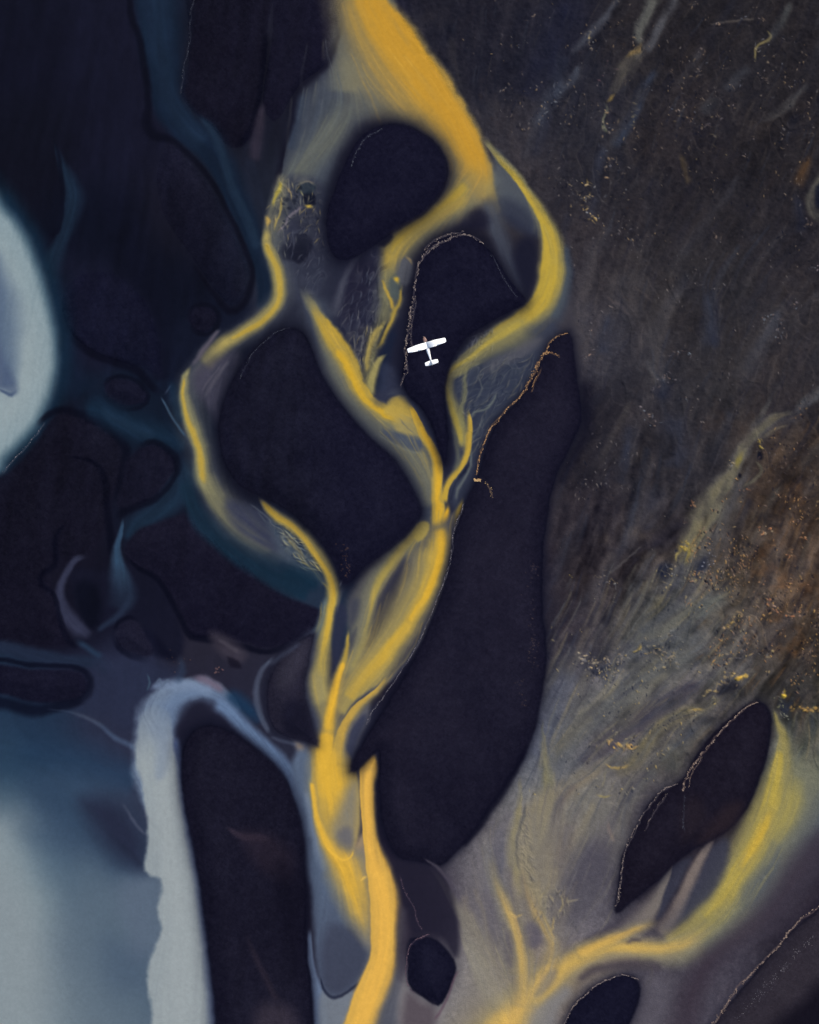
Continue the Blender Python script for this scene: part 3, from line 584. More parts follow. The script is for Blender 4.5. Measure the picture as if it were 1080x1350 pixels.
LEFTBARS = [
('dark sandbar at the top edge right of the teal channel',[(252,-30),(248,40),(248,80),(240,110),(244,134),(258,150),(275,165),(290,182),(303,194),(320,192),(334,172),(345,132),(350,80),(353,40),(350,-30)]),
('purple-black sandbar at the top edge left of the yellow stream',[(365,-30),(360,40),(352,90),(348,140),(362,160),(378,140),(398,110),(425,85),(442,45),(448,-30)]),
('slanting dark sandbar under the bend of the teal channel',[(222,190),(252,216),(282,254),(302,294),(320,332),(328,360),(322,388),(304,402),(286,384),(262,352),(236,314),(214,276),(206,228)]),
('round button-sized dark sandbar left of the western yellow arm',[(252,410),(266,403),(282,408),(286,422),(276,436),(260,438),(250,425)]),
('large oval dark sandbar right of the upper milky lagoon',[(88,378),(112,360),(150,362),(186,390),(205,430),(212,490),(190,486),(160,476),(120,462),(92,436),(82,405)]),
('small lozenge-shaped dark sandbar right of the milky lagoon',[(138,505),(155,499),(175,502),(188,512),(195,526),(180,533),(158,534),(143,525)]),
('large dark sandbar along the western edge under the milky lagoon',[(76,548),(112,553),(144,571),(159,596),(156,634),(142,660),(134,700),(116,730),(88,740),(66,748),(66,770),(80,820),(92,846),(30,848),(-120,842),(-120,670),(0,628),(40,594)]),
('rounded triangular dark sandbar between two dark creeks on the left',[(182,592),(204,585),(222,596),(232,615),(222,634),(200,658),(166,671),(152,666),(160,640),(166,610)]),
('broad dark sandbar south of the teal sweep of the western arm',[(178,700),(208,689),(243,678),(262,692),(290,720),(322,744),(360,774),(398,794),(424,806),(416,826),(388,846),(352,856),(318,846),(286,838),(254,838),(240,812),(224,782),(202,756),(178,744),(164,726)]),
('tiny tear-shaped dark sandbar in the wet hollow on the left',[(158,822),(170,816),(182,820),(194,838),(203,856),(195,866),(172,860),(155,848),(152,834)]),
('finger-shaped dark sandbar on the western edge above the lower lagoon',[(-80,874),(0,876),(40,882),(92,883),(110,890),(115,905),(106,919),(70,927),(36,925),(0,915),(-80,906)]),
]
def foam():
    for lab, tracks, kind in FOAMLINES:
        if lab.startswith('scattered'): continue
        for pts, dens, rad in tracks:
            line(dict(pale=(104,96,98), rose=(120,100,92), orange=(150,112,74), grey=(92,90,98), dim=(56,58,70), buff=(150,124,92), mauve=(84,70,82))[kind], [(x, y, .35 + .35 * min(s_, 1.3)) for x, y, s_ in pts], a=.55, rag=True)

EXPO = 1.3
EASTSHORE = [(500,-200),(524,20),(562,80),(602,130),(644,205),(690,250),(730,300),(752,360),(760,430),(768,500),(770,570),(746,612),(724,670),(716,760),(722,860),(710,930),(698,984),(666,1034),(634,1084),(606,1124),(590,1148),(606,1190),(608,1260),(594,1320),(564,1400),(540,1600),(1350,1600),(1350,-260),(500,-260)]
LAGOONS = [
 [(-260,220),(-40,226),(4,262),(30,296),(52,340),(66,388),(76,440),(78,488),(66,536),(44,572),(12,606),(-26,632),(-260,650)],
 [(-260,940),(-40,940),(60,950),(120,960),(170,985),(182,950),(200,915),(225,898),(262,902),(250,930),(238,960),(236,1010),(245,1060),(254,1120),(266,1200),(278,1290),(284,1350),(288,1600),(-260,1600)],
]
FOAMLINES = [
 ('pinkish white foam line hooked round the head and left side of the horseshoe sandbar', [
   ([(638,322,.5),(622,312,.7),(606,310,.9),(590,316,1.2),(574,324,1.6),(562,334,1.6),(553,346,1.1),(550,360,.9),(547,380,.9),(544,398,.9),(540,420,1.1),(537,440,1.2),(535,456,1.2)],2.2,.75),
   ([(612,305,.6),(590,310,.8),(572,318,.8),(560,330,.8)],1.3,.6),
   ([(548,390,.6),(545,410,.8),(541,436,1.2),(544,460,1.5)],.9,.55),
   ([(535,456,1),(536,474,1.6),(536,486,1.6),(537,494,1.4)],1.6,.7),([(536,492,1.4),(531,500,.8),(528,512,.6)],1.,.6)], 'pale'),
 ('orange-tinted foam line on the north-west shore of the long eastern sandbar', [
   ([(749,440,.5),(738,442,.6),(728,450,.8),(722,460,1.1),(716,468,1.8),(711,478,2.2),(704,490,1.9),(698,502,1.5),(694,510,1.0),(688,520,.8),(676,532,.7),(664,545,.7),(656,556,.7),(648,564,.7),(642,575,.7),(637,588,.6),(632,604,.6),(629,618,.7),(628,626,.9)],2.3,.75),
   ([(718,466,1.2),(726,465,1.4),(733,467,1.2),(738,470,.8)],2.,.7),([(714,484,.8),(708,494,.8),(704,506,.8),(701,517,.7)],1.3,.65)], 'orange'),
 ('buff clump of foam at the end of the orange-tinted foam line', [([(625,631,.8),(629,633,1.3),(634,634,1.2)],12,.9),([(640,634,.8),(646,643,1),(650,656,1.4)],.8,.5)], 'buff'),
 ('thin white foam line down the west edge of the long sandbar beside the yellow trunk', [
   ([(612,664,.5),(604,684,.5),(598,702,.5),(596,722,.6),(593,742,.6),(588,758,.6),(580,780,.4),(572,802,.35),(562,826,.35),(548,854,.35),(532,880,.35),(516,904,.35),(502,924,.4),(490,940,.5),(482,956,.4)],1.5,.55)], 'grey'),
 ('bold pale foam line on the upper left edge of the pointed delta sandbar', [
   ([(1000,926,.4),(988,930,.6),(978,938,.7),(966,948,.7),(954,960,.7),(944,972,.7),(934,984,.8),(925,994,1),(916,1006,1.2),(908,1020,1.2),(903,1030,1.2),(900,1043,1.3)],2.6,.75),
   ([(926,998,.5),(918,1010,.6),(911,1024,.6),(908,1038,.6)],1.2,.55)], 'rose'),
 ('second foam line on the lower left edge of the pointed delta sandbar', [
   ([(894,1034,.4),(880,1038,.6),(866,1050,.7),(854,1066,.7),(844,1080,.7),(836,1096,.7),(828,1110,.6),(824,1124,.6),(821,1140,.6),(819,1156,.7),(818,1168,.9),(815,1184,1.3),(812,1198,.9)],1.9,.65),
   ([(880,1046,.5),(868,1060,.7),(858,1076,.7),(850,1096,.8)],.9,.5)], 'pale'),
 ('faint vertical scatter of foam inside the pointed delta sandbar', [([(903,1046,.5),(902,1062,.8),(900,1080,.9),(901,1098,.9)],.8,.5)], 'dim'),
 ('foam line arching over the black southern sandbar', [
   ([(842,1292,.4),(832,1288,.5),(820,1286,.7),(806,1290,.6),(790,1297,.6),(776,1308,.6),(762,1320,.7),(752,1334,.7),(744,1350,.7),(736,1366,.7)],2.,.65)], 'pale'),
 ('long foam line across the speckled south-east corner sandbar', [
   ([(1110,1176,.7),(1082,1194,.8),(1060,1208,.8),(1044,1224,1),(1036,1234,1),(1026,1248,.9),(1012,1262,.8),(1000,1274,.8),(988,1288,.9),(976,1300,1.2),(966,1312,1.4),(956,1326,1.4),(946,1342,1.3),(934,1362,1.2)],2.2,.75)], 'rose'),
 ('scattered foam flecks behind the long foam line in the south-east corner', [
   ([(1072,1234,4),(1050,1258,5),(1030,1280,5),(1008,1300,5),(992,1322,5),(970,1344,5)],1.1,.6),([(1044,1270,3),(1020,1290,4),(1000,1310,4)],.8,.55)], 'grey'),
 ('mauve foam rim round the small rounded sandbar near the bottom', [
   ([(566,1232,.5),(554,1236,.7),(545,1242,.6),(539,1252,.5),(536,1268,.5),(535,1284,.5),(538,1300,.5),(546,1310,.5)],2.2,.6),([(527,1154,.7),(532,1170,.8),(546,1196,.9),(549,1208,.8),(556,1226,.6)],.9,.5)], 'mauve'),
 ('faint pale foam line inside the upper left shore of the oval top sandbar', [([(504,170,.5),(492,176,.8),(482,184,1),(474,194,1),(468,206,.8),(464,220,.7)],1.3,.55)], 'dim'),
 ('hair-thin foam line on the upper left shore of the broad centre sandbar', [([(382,432,.3),(368,436,.4),(354,446,.5),(340,458,.5),(330,470,.6),(322,484,.5),(316,500,.4)],1.1,.42)], 'dim'),
 ('dotted foam line down the right bank of the teal channel at the top', [([(258,-4,.6),(252,12,.7),(250,40,.6),(248,66,.6),(242,88,.6),(240,108,.6),(239,126,.8)],.75,.5)], 'dim'),
 ('dotted foam line on the shore below the milky lagoon at the western edge', [([(60,556,.5),(52,567,.5),(44,577,.5),(40,583,.8),(30,593,.6),(14,610,.4),(2,624,.5)],.75,.55)], 'grey'),
 ('short curved foam streak inside the right shore of the horseshoe sandbar', [([(646,334,.4),(654,346,.5),(662,362,.6),(670,376,.9),(676,384,.7),(682,392,.4)],1.,.45)], 'dim'),
]

BASE = [
(322,225,24,28,42),(338,275,22,30,46),(350,225,20,22,36),(350,170,20,21,35),
(40,60,17,18,34),(150,60,20,21,39),(40,200,16,17,30),(150,200,20,21,39),(130,290,13,16,31),(240,280,22,22,36),(300,100,21,20,33),(400,30,27,27,43),(-100,100,17,18,32),
(120,400,22,24,43),(210,380,13,16,31),(260,470,17,22,40),(190,570,16,26,43),(60,620,18,18,32),(60,760,22,21,34),(-100,700,19,19,32),(200,640,19,22,38),(300,780,22,21,36),(150,900,37,41,62),
(110,800,19,19,33),(-60,960,30,48,68),(60,960,31,48,70),(140,960,42,46,66),(20,1030,46,70,90),(-40,1000,40,62,84),(-40,1130,126,145,150),(20,1200,127,145,148),(100,1150,72,97,115),(150,1110,42,46,66),(165,1200,92,105,120),(120,1270,66,84,104),(170,1320,70,86,104),(40,1330,130,150,150),(-80,1400,120,140,145),(90,1060,48,68,92),
(320,900,38,38,54),(280,945,30,30,46),(300,860,40,38,50),(330,1150,28,25,37),(330,1300,32,28,40),(380,930,40,42,58),
(500,240,26,23,36),(600,400,25,23,36),(400,560,27,25,39),(470,700,27,25,38),(380,250,46,52,64),(430,370,40,43,58),(480,410,33,35,52),(650,500,42,48,62),(600,600,36,38,54),(400,760,34,46,64),
(600,900,29,27,41),(660,750,32,29,42),(600,1060,28,26,40),(740,560,30,29,38),(560,1200,38,34,48),
(650,60,31,31,41),(720,40,32,32,42),(760,130,38,38,46),(700,190,49,47,53),(860,60,36,34,38),(1000,60,34,32,36),(900,180,37,34,38),(1020,200,36,33,36),(820,260,40,38,43),(960,280,39,37,41),(1060,300,38,36,41),(1200,200,37,34,37),
(780,330,49,46,51),(760,450,60,58,65),(860,380,48,46,49),(960,400,44,42,45),(1050,420,43,40,43),(860,500,44,43,49),(930,500,48,46,49),(1030,500,46,43,46),(820,600,45,43,48),(900,620,45,43,47),(1040,640,54,46,42),(780,680,46,42,48),(860,680,52,47,49),(1050,760,66,53,44),(960,740,62,55,50),(800,760,52,46,48),(770,840,50,46,54),(870,830,82,82,80),(940,800,84,80,72),(1030,850,60,52,46),(960,870,72,70,68),(1060,900,54,52,50),(1200,700,62,52,44),
(750,920,82,82,86),(850,900,92,90,86),(900,930,78,76,76),(800,970,74,73,80),(720,980,90,94,104),(870,990,94,90,84),(940,960,66,62,62),(780,1060,121,117,106),(700,1060,114,114,114),(860,1060,70,66,74),(1060,1000,80,84,80),
(650,1120,112,108,110),(720,1110,145,136,117),(780,1130,99,95,99),(790,1200,97,93,99),(640,1200,104,99,108),(720,1200,121,114,110),(610,1300,127,123,123),(690,1290,162,145,119),(760,1310,74,70,80),(880,1310,72,68,76),(960,1280,66,62,72),(1040,1200,48,42,52),(940,1330,72,68,78),(1060,1290,40,37,42),(900,1120,50,44,50),(950,1040,32,27,34),(850,1150,36,32,42),
(1200,1000,70,70,70),(1200,1300,40,37,44),(640,1450,119,112,104),(900,1450,60,56,64),
]
Yl=(188,160,60); Yd=(184,156,66); Yr=(228,180,66); YG=(168,152,88); GY=(132,128,98); GB=(92,98,108); GD=(66,70,86); TL=(24,58,84); TB=(42,74,100); MK=(142,158,160); NV=(17,17,33); DK=(12,13,27)

def paint():
    # -------- left bank: black sand, dark wet margins, teal side channels
    S=stroke; P=patch; L=line; R_=rim
    P((21,20,34),[(252,-30),(248,40),(248,80),(240,110),(244,134),(258,150),(275,165),(290,182),(303,194),(320,192),(334,172),(345,132),(350,80),(353,40),(350,-30)],3)
    P((23,22,38),[(365,-30),(360,40),(352,90),(348,140),(362,160),(378,140),(398,110),(425,85),(446,45),(452,-30)],5)
    S((14,16,32),[(150,240,26),(168,300,22),(188,380,24),(204,440,20),(213,505,10)],1,1,.8,flow=0)
    R_([(352,40,5),(348,100,7),(342,140,5),(330,175,6),(312,196,6)],1,1,.7,flow=0)
    S((54,46,60),[(348,135,3),(342,165,6),(337,195,8),(336,215,6)],1,1,.8,k=.4)
    S((30,36,54),[(328,205,4),(336,235,6),(341,262,6),(345,290,5)],1,1,.7,k=.3)
    # teal channel
    S((16,30,50),[(206,-40,30,34),(206,0,30,36),(210,40,27,32),(214,90,22,26),(220,130,22,20),(236,160,20,22),(262,184,18,22),(286,212,17,20),(304,245,16,18),(322,285,15,16),(336,318,14,12),(345,350,12,12),(352,385,12,14),(350,410,12,10)],.35,.6,.95,k=.12)
    S((24,42,64),[(207,-40,18),(208,20,18),(213,70,12),(218,110,11),(228,138,12),(250,168,12),(272,190,8)],1,1,.75,k=.2)
    S((27,46,66),[(262,152,3),(278,172,5),(290,195,6),(298,220,6),(306,245,6),(318,270,6),(330,300,6),(341,330,6)],.7,.8,.7,k=.25)
    # dark wet rims
    R_([(171,-30,4),(173,20,5),(184,50,5),(192,100,5),(196,140,5),(194,160,7),(203,178,7),(226,184,5),(256,212,4),(286,250,4),(306,292,4),(324,330,4),(333,360,4),(329,385,5),(317,404,5),(301,409,5),(285,390,4),(266,364,3),(248,342,2,0)],a=.9)
    P((22,22,38),[(222,190),(252,216),(282,254),(302,294),(320,332),(328,360),(322,388),(304,402),(286,384),(262,352),(236,314),(214,276),(206,228)],9,.6)
    P((21,21,37),[(252,410),(266,403),(282,408),(286,422),(276,436),(260,438),(250,425)],3); R_([(248,425,3),(252,409,3),(266,401,3),(283,406,3),(289,421,3),(280,438,3),(262,441,3),(249,430,3)],a=.7)
    P((21,22,42),[(88,378),(112,360),(150,362),(186,390),(205,430),(212,490),(190,486),(160,476),(120,462),(92,436),(82,405)],10,.7)
    R_([(84,424,5),(100,448,6),(120,466,6),(150,476,6),(178,486,6),(196,506,6),(212,520,5)],1,1,.85,flow=0)
    S((15,28,47),[(70,350,18),(78,400,14),(80,450,16),(92,490,18),(115,520,20)],1,1,.7,flow=0)
    P((21,22,39),[(138,505),(155,499),(175,502),(188,512),(195,526),(180,533),(158,534),(143,525)],3); R_([(136,514,3),(142,501,3),(160,496,3),(180,502,3),(196,522,3),(186,536,3),(160,538,3),(142,528,3),(136,514,3)],a=.7)
    # narrow blue channel left
    S((24,42,62),[(72,188,1.5),(80,212,4),(92,238,9),(97,262,11),(88,295,9),(80,318,8),(70,345,12),(58,370,14)],.6,.9,.85,k=.2)
    R_([(72,184,2),(79,212,3),(83,250,3),(82,280,3),(74,306,3),(62,310,3)],a=.8)
    # milky lagoon left
    P((15,44,64),[(-260,210),(-60,200),(4,246),(34,288),(56,330),(72,382),(84,440),(84,490),(72,545),(50,585),(20,610),(-20,640),(-260,660)],20,.95,k=.05)
    P((18,40,62),[(10,262),(44,308),(62,350),(78,400),(88,450),(90,490),(84,530),(66,555),(52,575),(62,540),(72,500),(74,450),(66,390),(46,330),(20,290)],14,.7)
    P((136,154,158),[(-260,238),(-40,236),(4,274),(28,306),(48,346),(62,392),(71,440),(72,485),(62,530),(40,566),(8,600),(-30,626),(-260,640)],13,1.,k=.06)
    P((160,170,168),[(-40,290),(10,330),(36,390),(52,440),(56,490),(42,530),(10,565),(-40,580)],24,.45)
    S((70,88,114),[(-20,330,6,14),(-4,390,6,22),(2,440,10,22),(8,480,12,14),(12,512,14,8)],1,1,.75,flow=0,k=.1)
    P((72,86,112),[(-30,430),(-6,440),(8,480),(24,512),(16,519),(4,515),(-30,500)],7,.7)
    L((60,76,104),[(-4,512,1),(8,518,2),(15,520,2.4),(24,513,1.5,.3)],a=.8)
    # bars south of the lagoon
    P((21,20,34),[(76,544),(112,551),(146,569),(163,594),(160,634),(148,660),(142,700),(120,740),(96,760),(70,745),(66,770),(84,820),(96,850),(30,852),(-120,846),(-120,670),(0,626),(40,590)],6,.9)
    R_([(48,560,3),(76,542,5),(112,549,6),(147,567,6),(166,594,6),(162,634,7),(151,664,6)],1,1,.85,flow=0)
    R_([(88,603,1.5),(108,604,2.4),(124,610,3),(134,622,4),(139,642,5),(140,670,5),(146,712,5),(146,735,4)],1,1,.8,flow=0)
    S((18,38,58),[(110,540,8),(132,540,14),(158,555,15),(196,570,16),(226,580,14),(246,590,10)],1,1,.95,k=.15)
    S((26,48,70),[(132,536,3),(150,551,6),(174,563,8),(206,578,8)],1,1,.7,k=.2)
    S((24,44,64),[(252,600,16),(243,636,18),(226,660,16),(200,678,12),(178,694,11),(168,714,10)],1,.6,.95,k=.15)
    P((22,22,38),[(182,592),(204,585),(222,596),(232,615),(222,634),(200,658),(166,671),(152,666),(160,640),(166,610)],5)
    R_([(180,588,3),(206,583,4),(226,596,5),(234,614,5),(228,634,3),(205,658,4),(166,675,5),(152,682,5)],1,1,.75,flow=0)
    # wet hollow with pale tongues
    P((21,22,38),[(92,752),(118,750),(138,752),(150,740),(176,742),(205,762),(224,790),(238,822),(243,850),(236,868),(215,862),(200,836),(180,820),(160,820),(140,830),(120,826),(104,806),(94,780)],6,.9)
    P((12,14,26),[(98,774),(110,764),(128,772),(134,800),(128,824),(116,826),(104,806)],7,.8)
    P((13,14,30),[(188,826),(206,838),(226,860),(230,868),(216,868),(198,858)],6,.7)
    P((23,22,38),[(178,700),(208,689),(243,678),(262,692),(290,720),(322,744),(360,774),(398,794),(424,806),(416,826),(388,846),(352,856),(318,846),(286,838),(254,838),(240,812),(224,782),(202,756),(178,744),(164,726)],4,1)
    R_([(166,735,2),(186,750,3),(206,763,3.5),(226,790,3.5),(241,822,4),(252,838,5),(282,843,5),(318,852,5),(352,860,4),(386,850,4,.6)],1,1,.85,flow=0)
    S((48,74,98),[(163,684,1.2),(159,700,2.5),(154,722,4.5),(156,742,8),(158,762,12,14,.7),(160,784,14,18,.35),(156,806,14,16,.15)],.8,.5,.9,k=.15)
    S((40,54,76),[(180,780,5,6,.5),(162,806,5),(140,822,4),(126,832,3)],1,1,.6)
    S((62,66,90),[(112,733,3),(100,737,3.5),(88,752,4),(80,770,5),(80,790,6),(90,812,9),(104,828,9),(122,838,5,5,.5)],.8,.8,.75,k=.15)
    R_([(89,688,2),(80,700,3),(74,712,4),(73,745,4),(56,756,4),(55,770,4),(72,786,3),(80,818,4),(88,840,4),(104,856,3)],a=.75)
    S((40,62,86),[(100,842,3),(118,856,4),(136,868,5)],1,1,.7)
    P((26,26,42),[(158,822),(170,816),(182,820),(194,838),(203,856),(195,866),(172,860),(155,848),(152,834)],4); R_([(150,836,3),(156,820,3),(172,813,2.5),(184,820,2)],a=.7); R_([(150,838,4),(156,852,4),(172,864,4),(196,871,4)],a=.7)
    S((32,42,62),[(-60,846,8),(0,852,8),(40,862,9),(90,871,8),(130,876,8),(146,886,10)],.7,.7,.95,k=.15)
    P((22,22,38),[(-80,874),(0,876),(40,882),(92,883),(110,890),(115,905),(106,919),(70,927),(36,925),(0,915),(-80,906)],4)
    R_([(-60,868,2.5),(0,870,3),(40,877,3.5),(92,879,3.5),(114,888,4.5),(119,905,6),(108,922,6),(70,932,7),(44,936,9),(0,926,9),(-60,916,7)],1,1,.8,flow=0)
    P((40,46,68),[(122,876),(160,866),(195,872),(215,880),(240,880),(232,900),(200,910),(182,940),(170,962),(140,944),(112,930),(124,905)],10,.7,k=.2)
    L((66,80,104),[(60,934,1,.2),(95,938,1.5,.4),(122,950,2,.7),(150,972,3),(170,982,3.4),(180,990,3)],a=.85)
    L((70,72,84),[(92,936,3,.3),(116,946,3,.7),(136,960,3,.2)],a=.5)
    S((34,58,84),[(0,1000,34,34),(60,1000,30,30),(120,1010,24,26),(180,1030,16,16)],1,1,.6,k=.1)
    P((68,87,106),[(40,1050),(110,1040),(180,1080),(200,1160),(200,1280),(204,1400),(120,1400),(110,1300),(90,1200),(60,1120)],52,.65)
    P((136,147,150),[(-260,1050),(0,1066),(28,1112),(60,1176),(94,1246),(126,1316),(150,1420),(-260,1500)],62,.95,k=.04)
    P((92,108,120),[(96,1150),(150,1150),(204,1170),(206,1400),(90,1420),(70,1250)],44,.7,k=.04)
    S((46,66,88),[(20,1020,14,14,.3),(60,1044,22),(110,1074,28),(160,1116,28),(200,1156,20)],1,1,.75)
    P((36,40,60),[(108,1056),(140,1052),(168,1070),(186,1096),(193,1130),(192,1150),(170,1140),(146,1122),(124,1092)],22,.9)
    L((74,80,98),[(160,1058,2,.4),(172,1078,2),(184,1092,2),(192,1100,1.6)],a=.7)
    P((90,104,120),[(158,1166),(186,1152),(208,1160),(212,1174),(206,1196),(210,1226),(196,1262),(176,1262),(168,1230),(158,1196)],17,.85,k=.05)
    P((56,72,96),[(140,1240),(176,1250),(196,1266),(196,1300),(170,1306),(140,1290)],24,.25)
    S((64,72,92),[(215,1120,14),(206,1150,10)],1,1,0.)
    # milky band and arch
    S((112,128,148),[(318,940,4,3,.4),(296,922,10,7,.75),(270,910,16,9,.9),(244,912,18,12),(222,924,22,16),(209,948,26,20),(204,980,27,20),(206,1016,30,20),(212,1050,26,16)],.3,.5,.95,k=.2,rag=True,fade=8.)
    S((98,118,146),[(300,930,6),(280,918,9),(258,914,10),(236,922,12),(222,944,12),(214,976,10)],1,1,.7,k=.15)
    P((152,161,161),[(180,972),(188,940),(205,930),(222,940),(226,970),(236,1010),(243,1050),(250,1096),(260,1150),(268,1200),(276,1260),(281,1310),(281,1420),(206,1420),(200,1330),(194,1300),(196,1268),(207,1240),(212,1222),(207,1196),(213,1176),(211,1160),(192,1148),(194,1100),(192,1062),(186,1030),(178,1000)],4.,.95,k=.06,rag=True,grad=((214,1010),(222,925)))
    S((158,166,165),[(216,1010,8),(220,1050,12),(224,1100,14),(232,1160,14),(240,1220,16),(236,1290,20),(242,1400,22)],1,1,.6)
    S((122,136,154),[(196,950,8),(214,975,11),(212,1010,8),(206,1030,4)],1,1,.5)
    S((86,104,142),[(230,970,4),(240,1020,5),(250,1080,6),(262,1150,7),(272,1210,7),(281,1280,8),(287,1400,9)],1,1,.75)
    S((122,140,165),[(196,908,2),(214,902,5),(238,901,7),(262,906,7),(282,914,6)],1,1,.7,rag=True)
    S((108,96,112),[(252,892,3),(268,896,5),(284,905,5),(296,914,3)],1,1,.8)
    S((24,54,84),[(296,914,6),(312,924,9),(330,938,8),(345,955,5,5,.4)],1,1,.8)
    S((100,122,152),[(280,926,9),(302,938,8),(326,962,9),(350,985,9),(372,1008,9),(392,1040,10),(402,1075,11)],.8,.7,.95,k=.15)
    # teal sweep round the centre bar
    S((20,42,60),[(240,630,6,12),(254,668,11,14),(280,702,13,18),(316,730,14,22),(350,752,14,24),(384,772,14,22),(410,782,12,16)],.5,1,.95,k=.15)

    # -------- east flat: braided silt in thin sheets
    east()

    # -------- centre: grey silt veils
    P((82,90,98),[(446,40),(436,80),(414,108),(398,130),(388,170),(376,216),(372,244),(400,250),(430,240),(452,200),(480,166),(505,146),(500,110),(470,70)],14,.72,k=.15)
    S((120,118,98),[(450,70,14),(462,100,22),(462,124,20)],1,1,.8)
    S((104,106,94),[(470,130,16,16,.6),(440,170,16),(412,205,16),(392,228,14),(376,246,10)],1,1,.75,k=.2)
    S((48,60,78),[(398,120,4,8),(386,160,5,9),(378,200,5,10)],1,1,.7)
    L((100,110,112),[(380,190,1,.3),(374,220,1.4),(370,244,1.4)],a=.6)
    S(NV,[(452,26,4,3),(446,50,4,3),(434,78,5,4),(416,96,6,5),(398,112,6,5),(388,136,5,4),(384,160,5,4),(377,190,5,3),(370,226,5,3),(362,262,4,2)],1,1,.9,flow=0)
    P((50,54,70),[(370,236),(400,232),(424,244),(428,280),(436,320),(430,350),(420,390),(396,400),(376,360),(356,330),(352,300)],8,.85,k=.25)
    S((120,116,94),[(374,226,5),(371,246,8,9),(366,268,9,10),(359,292,8,10),(356,312,7,10),(360,338,6,8)],.8,1,.85,k=.3)
    P((44,46,62),[(386,276),(400,268),(416,274),(424,296),(424,330),(408,348),(388,346),(370,334),(374,306)],6,.75)
    riffle(112,30,[(368,232),(392,230),(414,238),(424,262),(424,300),(420,330),(400,300),(384,290),(372,330),(352,328),(352,296),(360,262)],(48,54,66),(140,134,108),.7,8,1.8,6,1)
    riffle(118,26,[(376,300),(400,280),(424,300),(434,350),(420,390),(400,384),(392,350),(376,330)],(36,38,54),(84,86,96),.6,9,2.2,8,2)
    P((25,27,43),[(366,334),(374,322),(384,312),(400,308),(412,316),(412,330),(398,345),(388,345),(372,342)],2.6,.95,rag=True,grad=((388,334),(388,296)))
    P((18,22,38),[(400,254),(409,250),(414,256),(416,266),(408,270),(400,264)],1.8,.95,rag=True); P((38,50,60),[(390,250),(394,242),(405,239),(416,244),(413,252),(402,254)],2,.7,rag=True); L((130,120,104),[(390,246,1),(398,241,1.2),(408,239,1.2),(415,245,1.2)],a=.6,rag=True)
    for q_ in range(16): spot(HR.uniform(372,424),HR.uniform(240,300),HR.uniform(2,4.5),(24,28,42),.6,.8,-.3,HR.uniform(-1,1))
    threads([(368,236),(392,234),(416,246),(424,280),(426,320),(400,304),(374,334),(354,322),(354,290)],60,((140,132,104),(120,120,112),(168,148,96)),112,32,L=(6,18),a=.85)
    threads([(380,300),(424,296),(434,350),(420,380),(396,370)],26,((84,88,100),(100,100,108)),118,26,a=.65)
    L((120,112,120),[(400,270,1.6),(390,278,1.8),(380,286,1.5),(374,300,1.2),(366,312,1.2)],a=.7,rag=True)
    L((190,170,70),[(372,236,2.5),(368,250,3.5),(362,262,2.5),(360,275,1.5,.5)],a=.75,rag=True)
    L((205,175,75),[(401,268,1.5),(406,271,2.6),(414,271,2)],a=.95,rag=True); L((196,165,110),[(380,246,1.5),(384,254,1.5)],rag=True); L((180,150,80),[(350,284,2),(354,292,2.4),(353,302,1.4)],rag=True)
    L((190,165,80),[(370,262,1.2),(372,278,1.2),(366,290,1),(362,306,1.2)],a=.6,rag=True); L((170,160,110),[(396,250,1.2),(400,258,1)],rag=True)
    # west arm
    S((82,86,88),[(372,300,14,12),(360,330,10,12),(374,372,10,12),(366,400,12,12),(330,436,12,14),(290,462,14,12),(262,486,12,20),(246,520,14,26),(252,560,14,24),(264,600,14,20),(278,640,14,18),(305,680,18,18),(345,710,18,18),(380,735,14,16,.5)],1,1,.75,k=.15)
    P((66,64,78),[(262,482),(290,470),(312,462),(318,482),(300,520),(290,560),(280,545),(262,520),(254,500)],8,.85,k=.3)
    L((92,90,98),[(302,474,2),(286,496,2.6),(270,524,2,.6)],a=.6); L((92,90,98),[(292,480,1),(276,500,1.4),(266,516,1,.6)],a=.5)
    S(YG,[(352,300,4.25,4.25),(352,322,5.1,5.1),(362,344,6.8,6.8),(368,368,7.65,7.65),(367,394,7.65,7.65),(352,416,7.65,6.8),(326,434,7.65,7.65),(296,452,7.65,9.35),(276,466,6.8,11.9,0.55),(262,480,6.8,11.9,0.3)],.9,.9,.95,k=.12)
    S(Yd,[(350,316,2.55),(354,330,4.25),(366,352,4.67),(370,372,4.67),(368,396,4.25),(352,418,3.82),(326,435,3.4),(300,449,2.98,2.98,0.6)],1,1,.95,k=.1)
    L((92,86,96),[(290,434,2.2),(278,448,3),(264,466,3.4),(250,484,2,.7)],a=.85)
    S((150,144,100),[(250,484,2),(243,498,4),(241,518,5,6),(246,544,6,9),(256,572,7,10),(263,600,7,10),(267,624,9,9),(276,648,9,12,.8),(296,676,10,16,.55),(326,702,10,18,.45),(362,724,8,16,.25)],.8,1,.95,k=.15)
    S(Yd,[(244,494,1.4),(240,512,2.6),(244,540,3.4),(254,568,4.5),(261,590,5),(265,610,5),(268,626,4.5),(273,644,3,3,.4)],.9,.9,.95,k=.12)
    L((60,84,104),[(212,522,1),(222,540,1.3),(236,562,1.6),(246,576,1.6)],a=.8); L((60,72,92),[(226,505,1),(216,520,1.2)],a=.6)
    S((20,50,76),[(224,500,4,7),(230,530,5,6),(240,560,4,4)],1,1,.5,flow=0)
    P((52,56,76),[(300,660),(326,664),(350,676),(366,694),(376,712),(368,728),(340,716),(316,700),(300,680)],8,.8,k=.3)
    L((86,92,100),[(330,664,1),(346,676,1.2),(362,692,1)],a=.6); L((80,88,98),[(340,674,1),(352,690,1)],a=.5)
    P((70,80,92),[(352,688),(372,698),(392,712),(408,730),(420,748),(428,768),(414,766),(390,752),(372,738)],7,.7,k=.4)
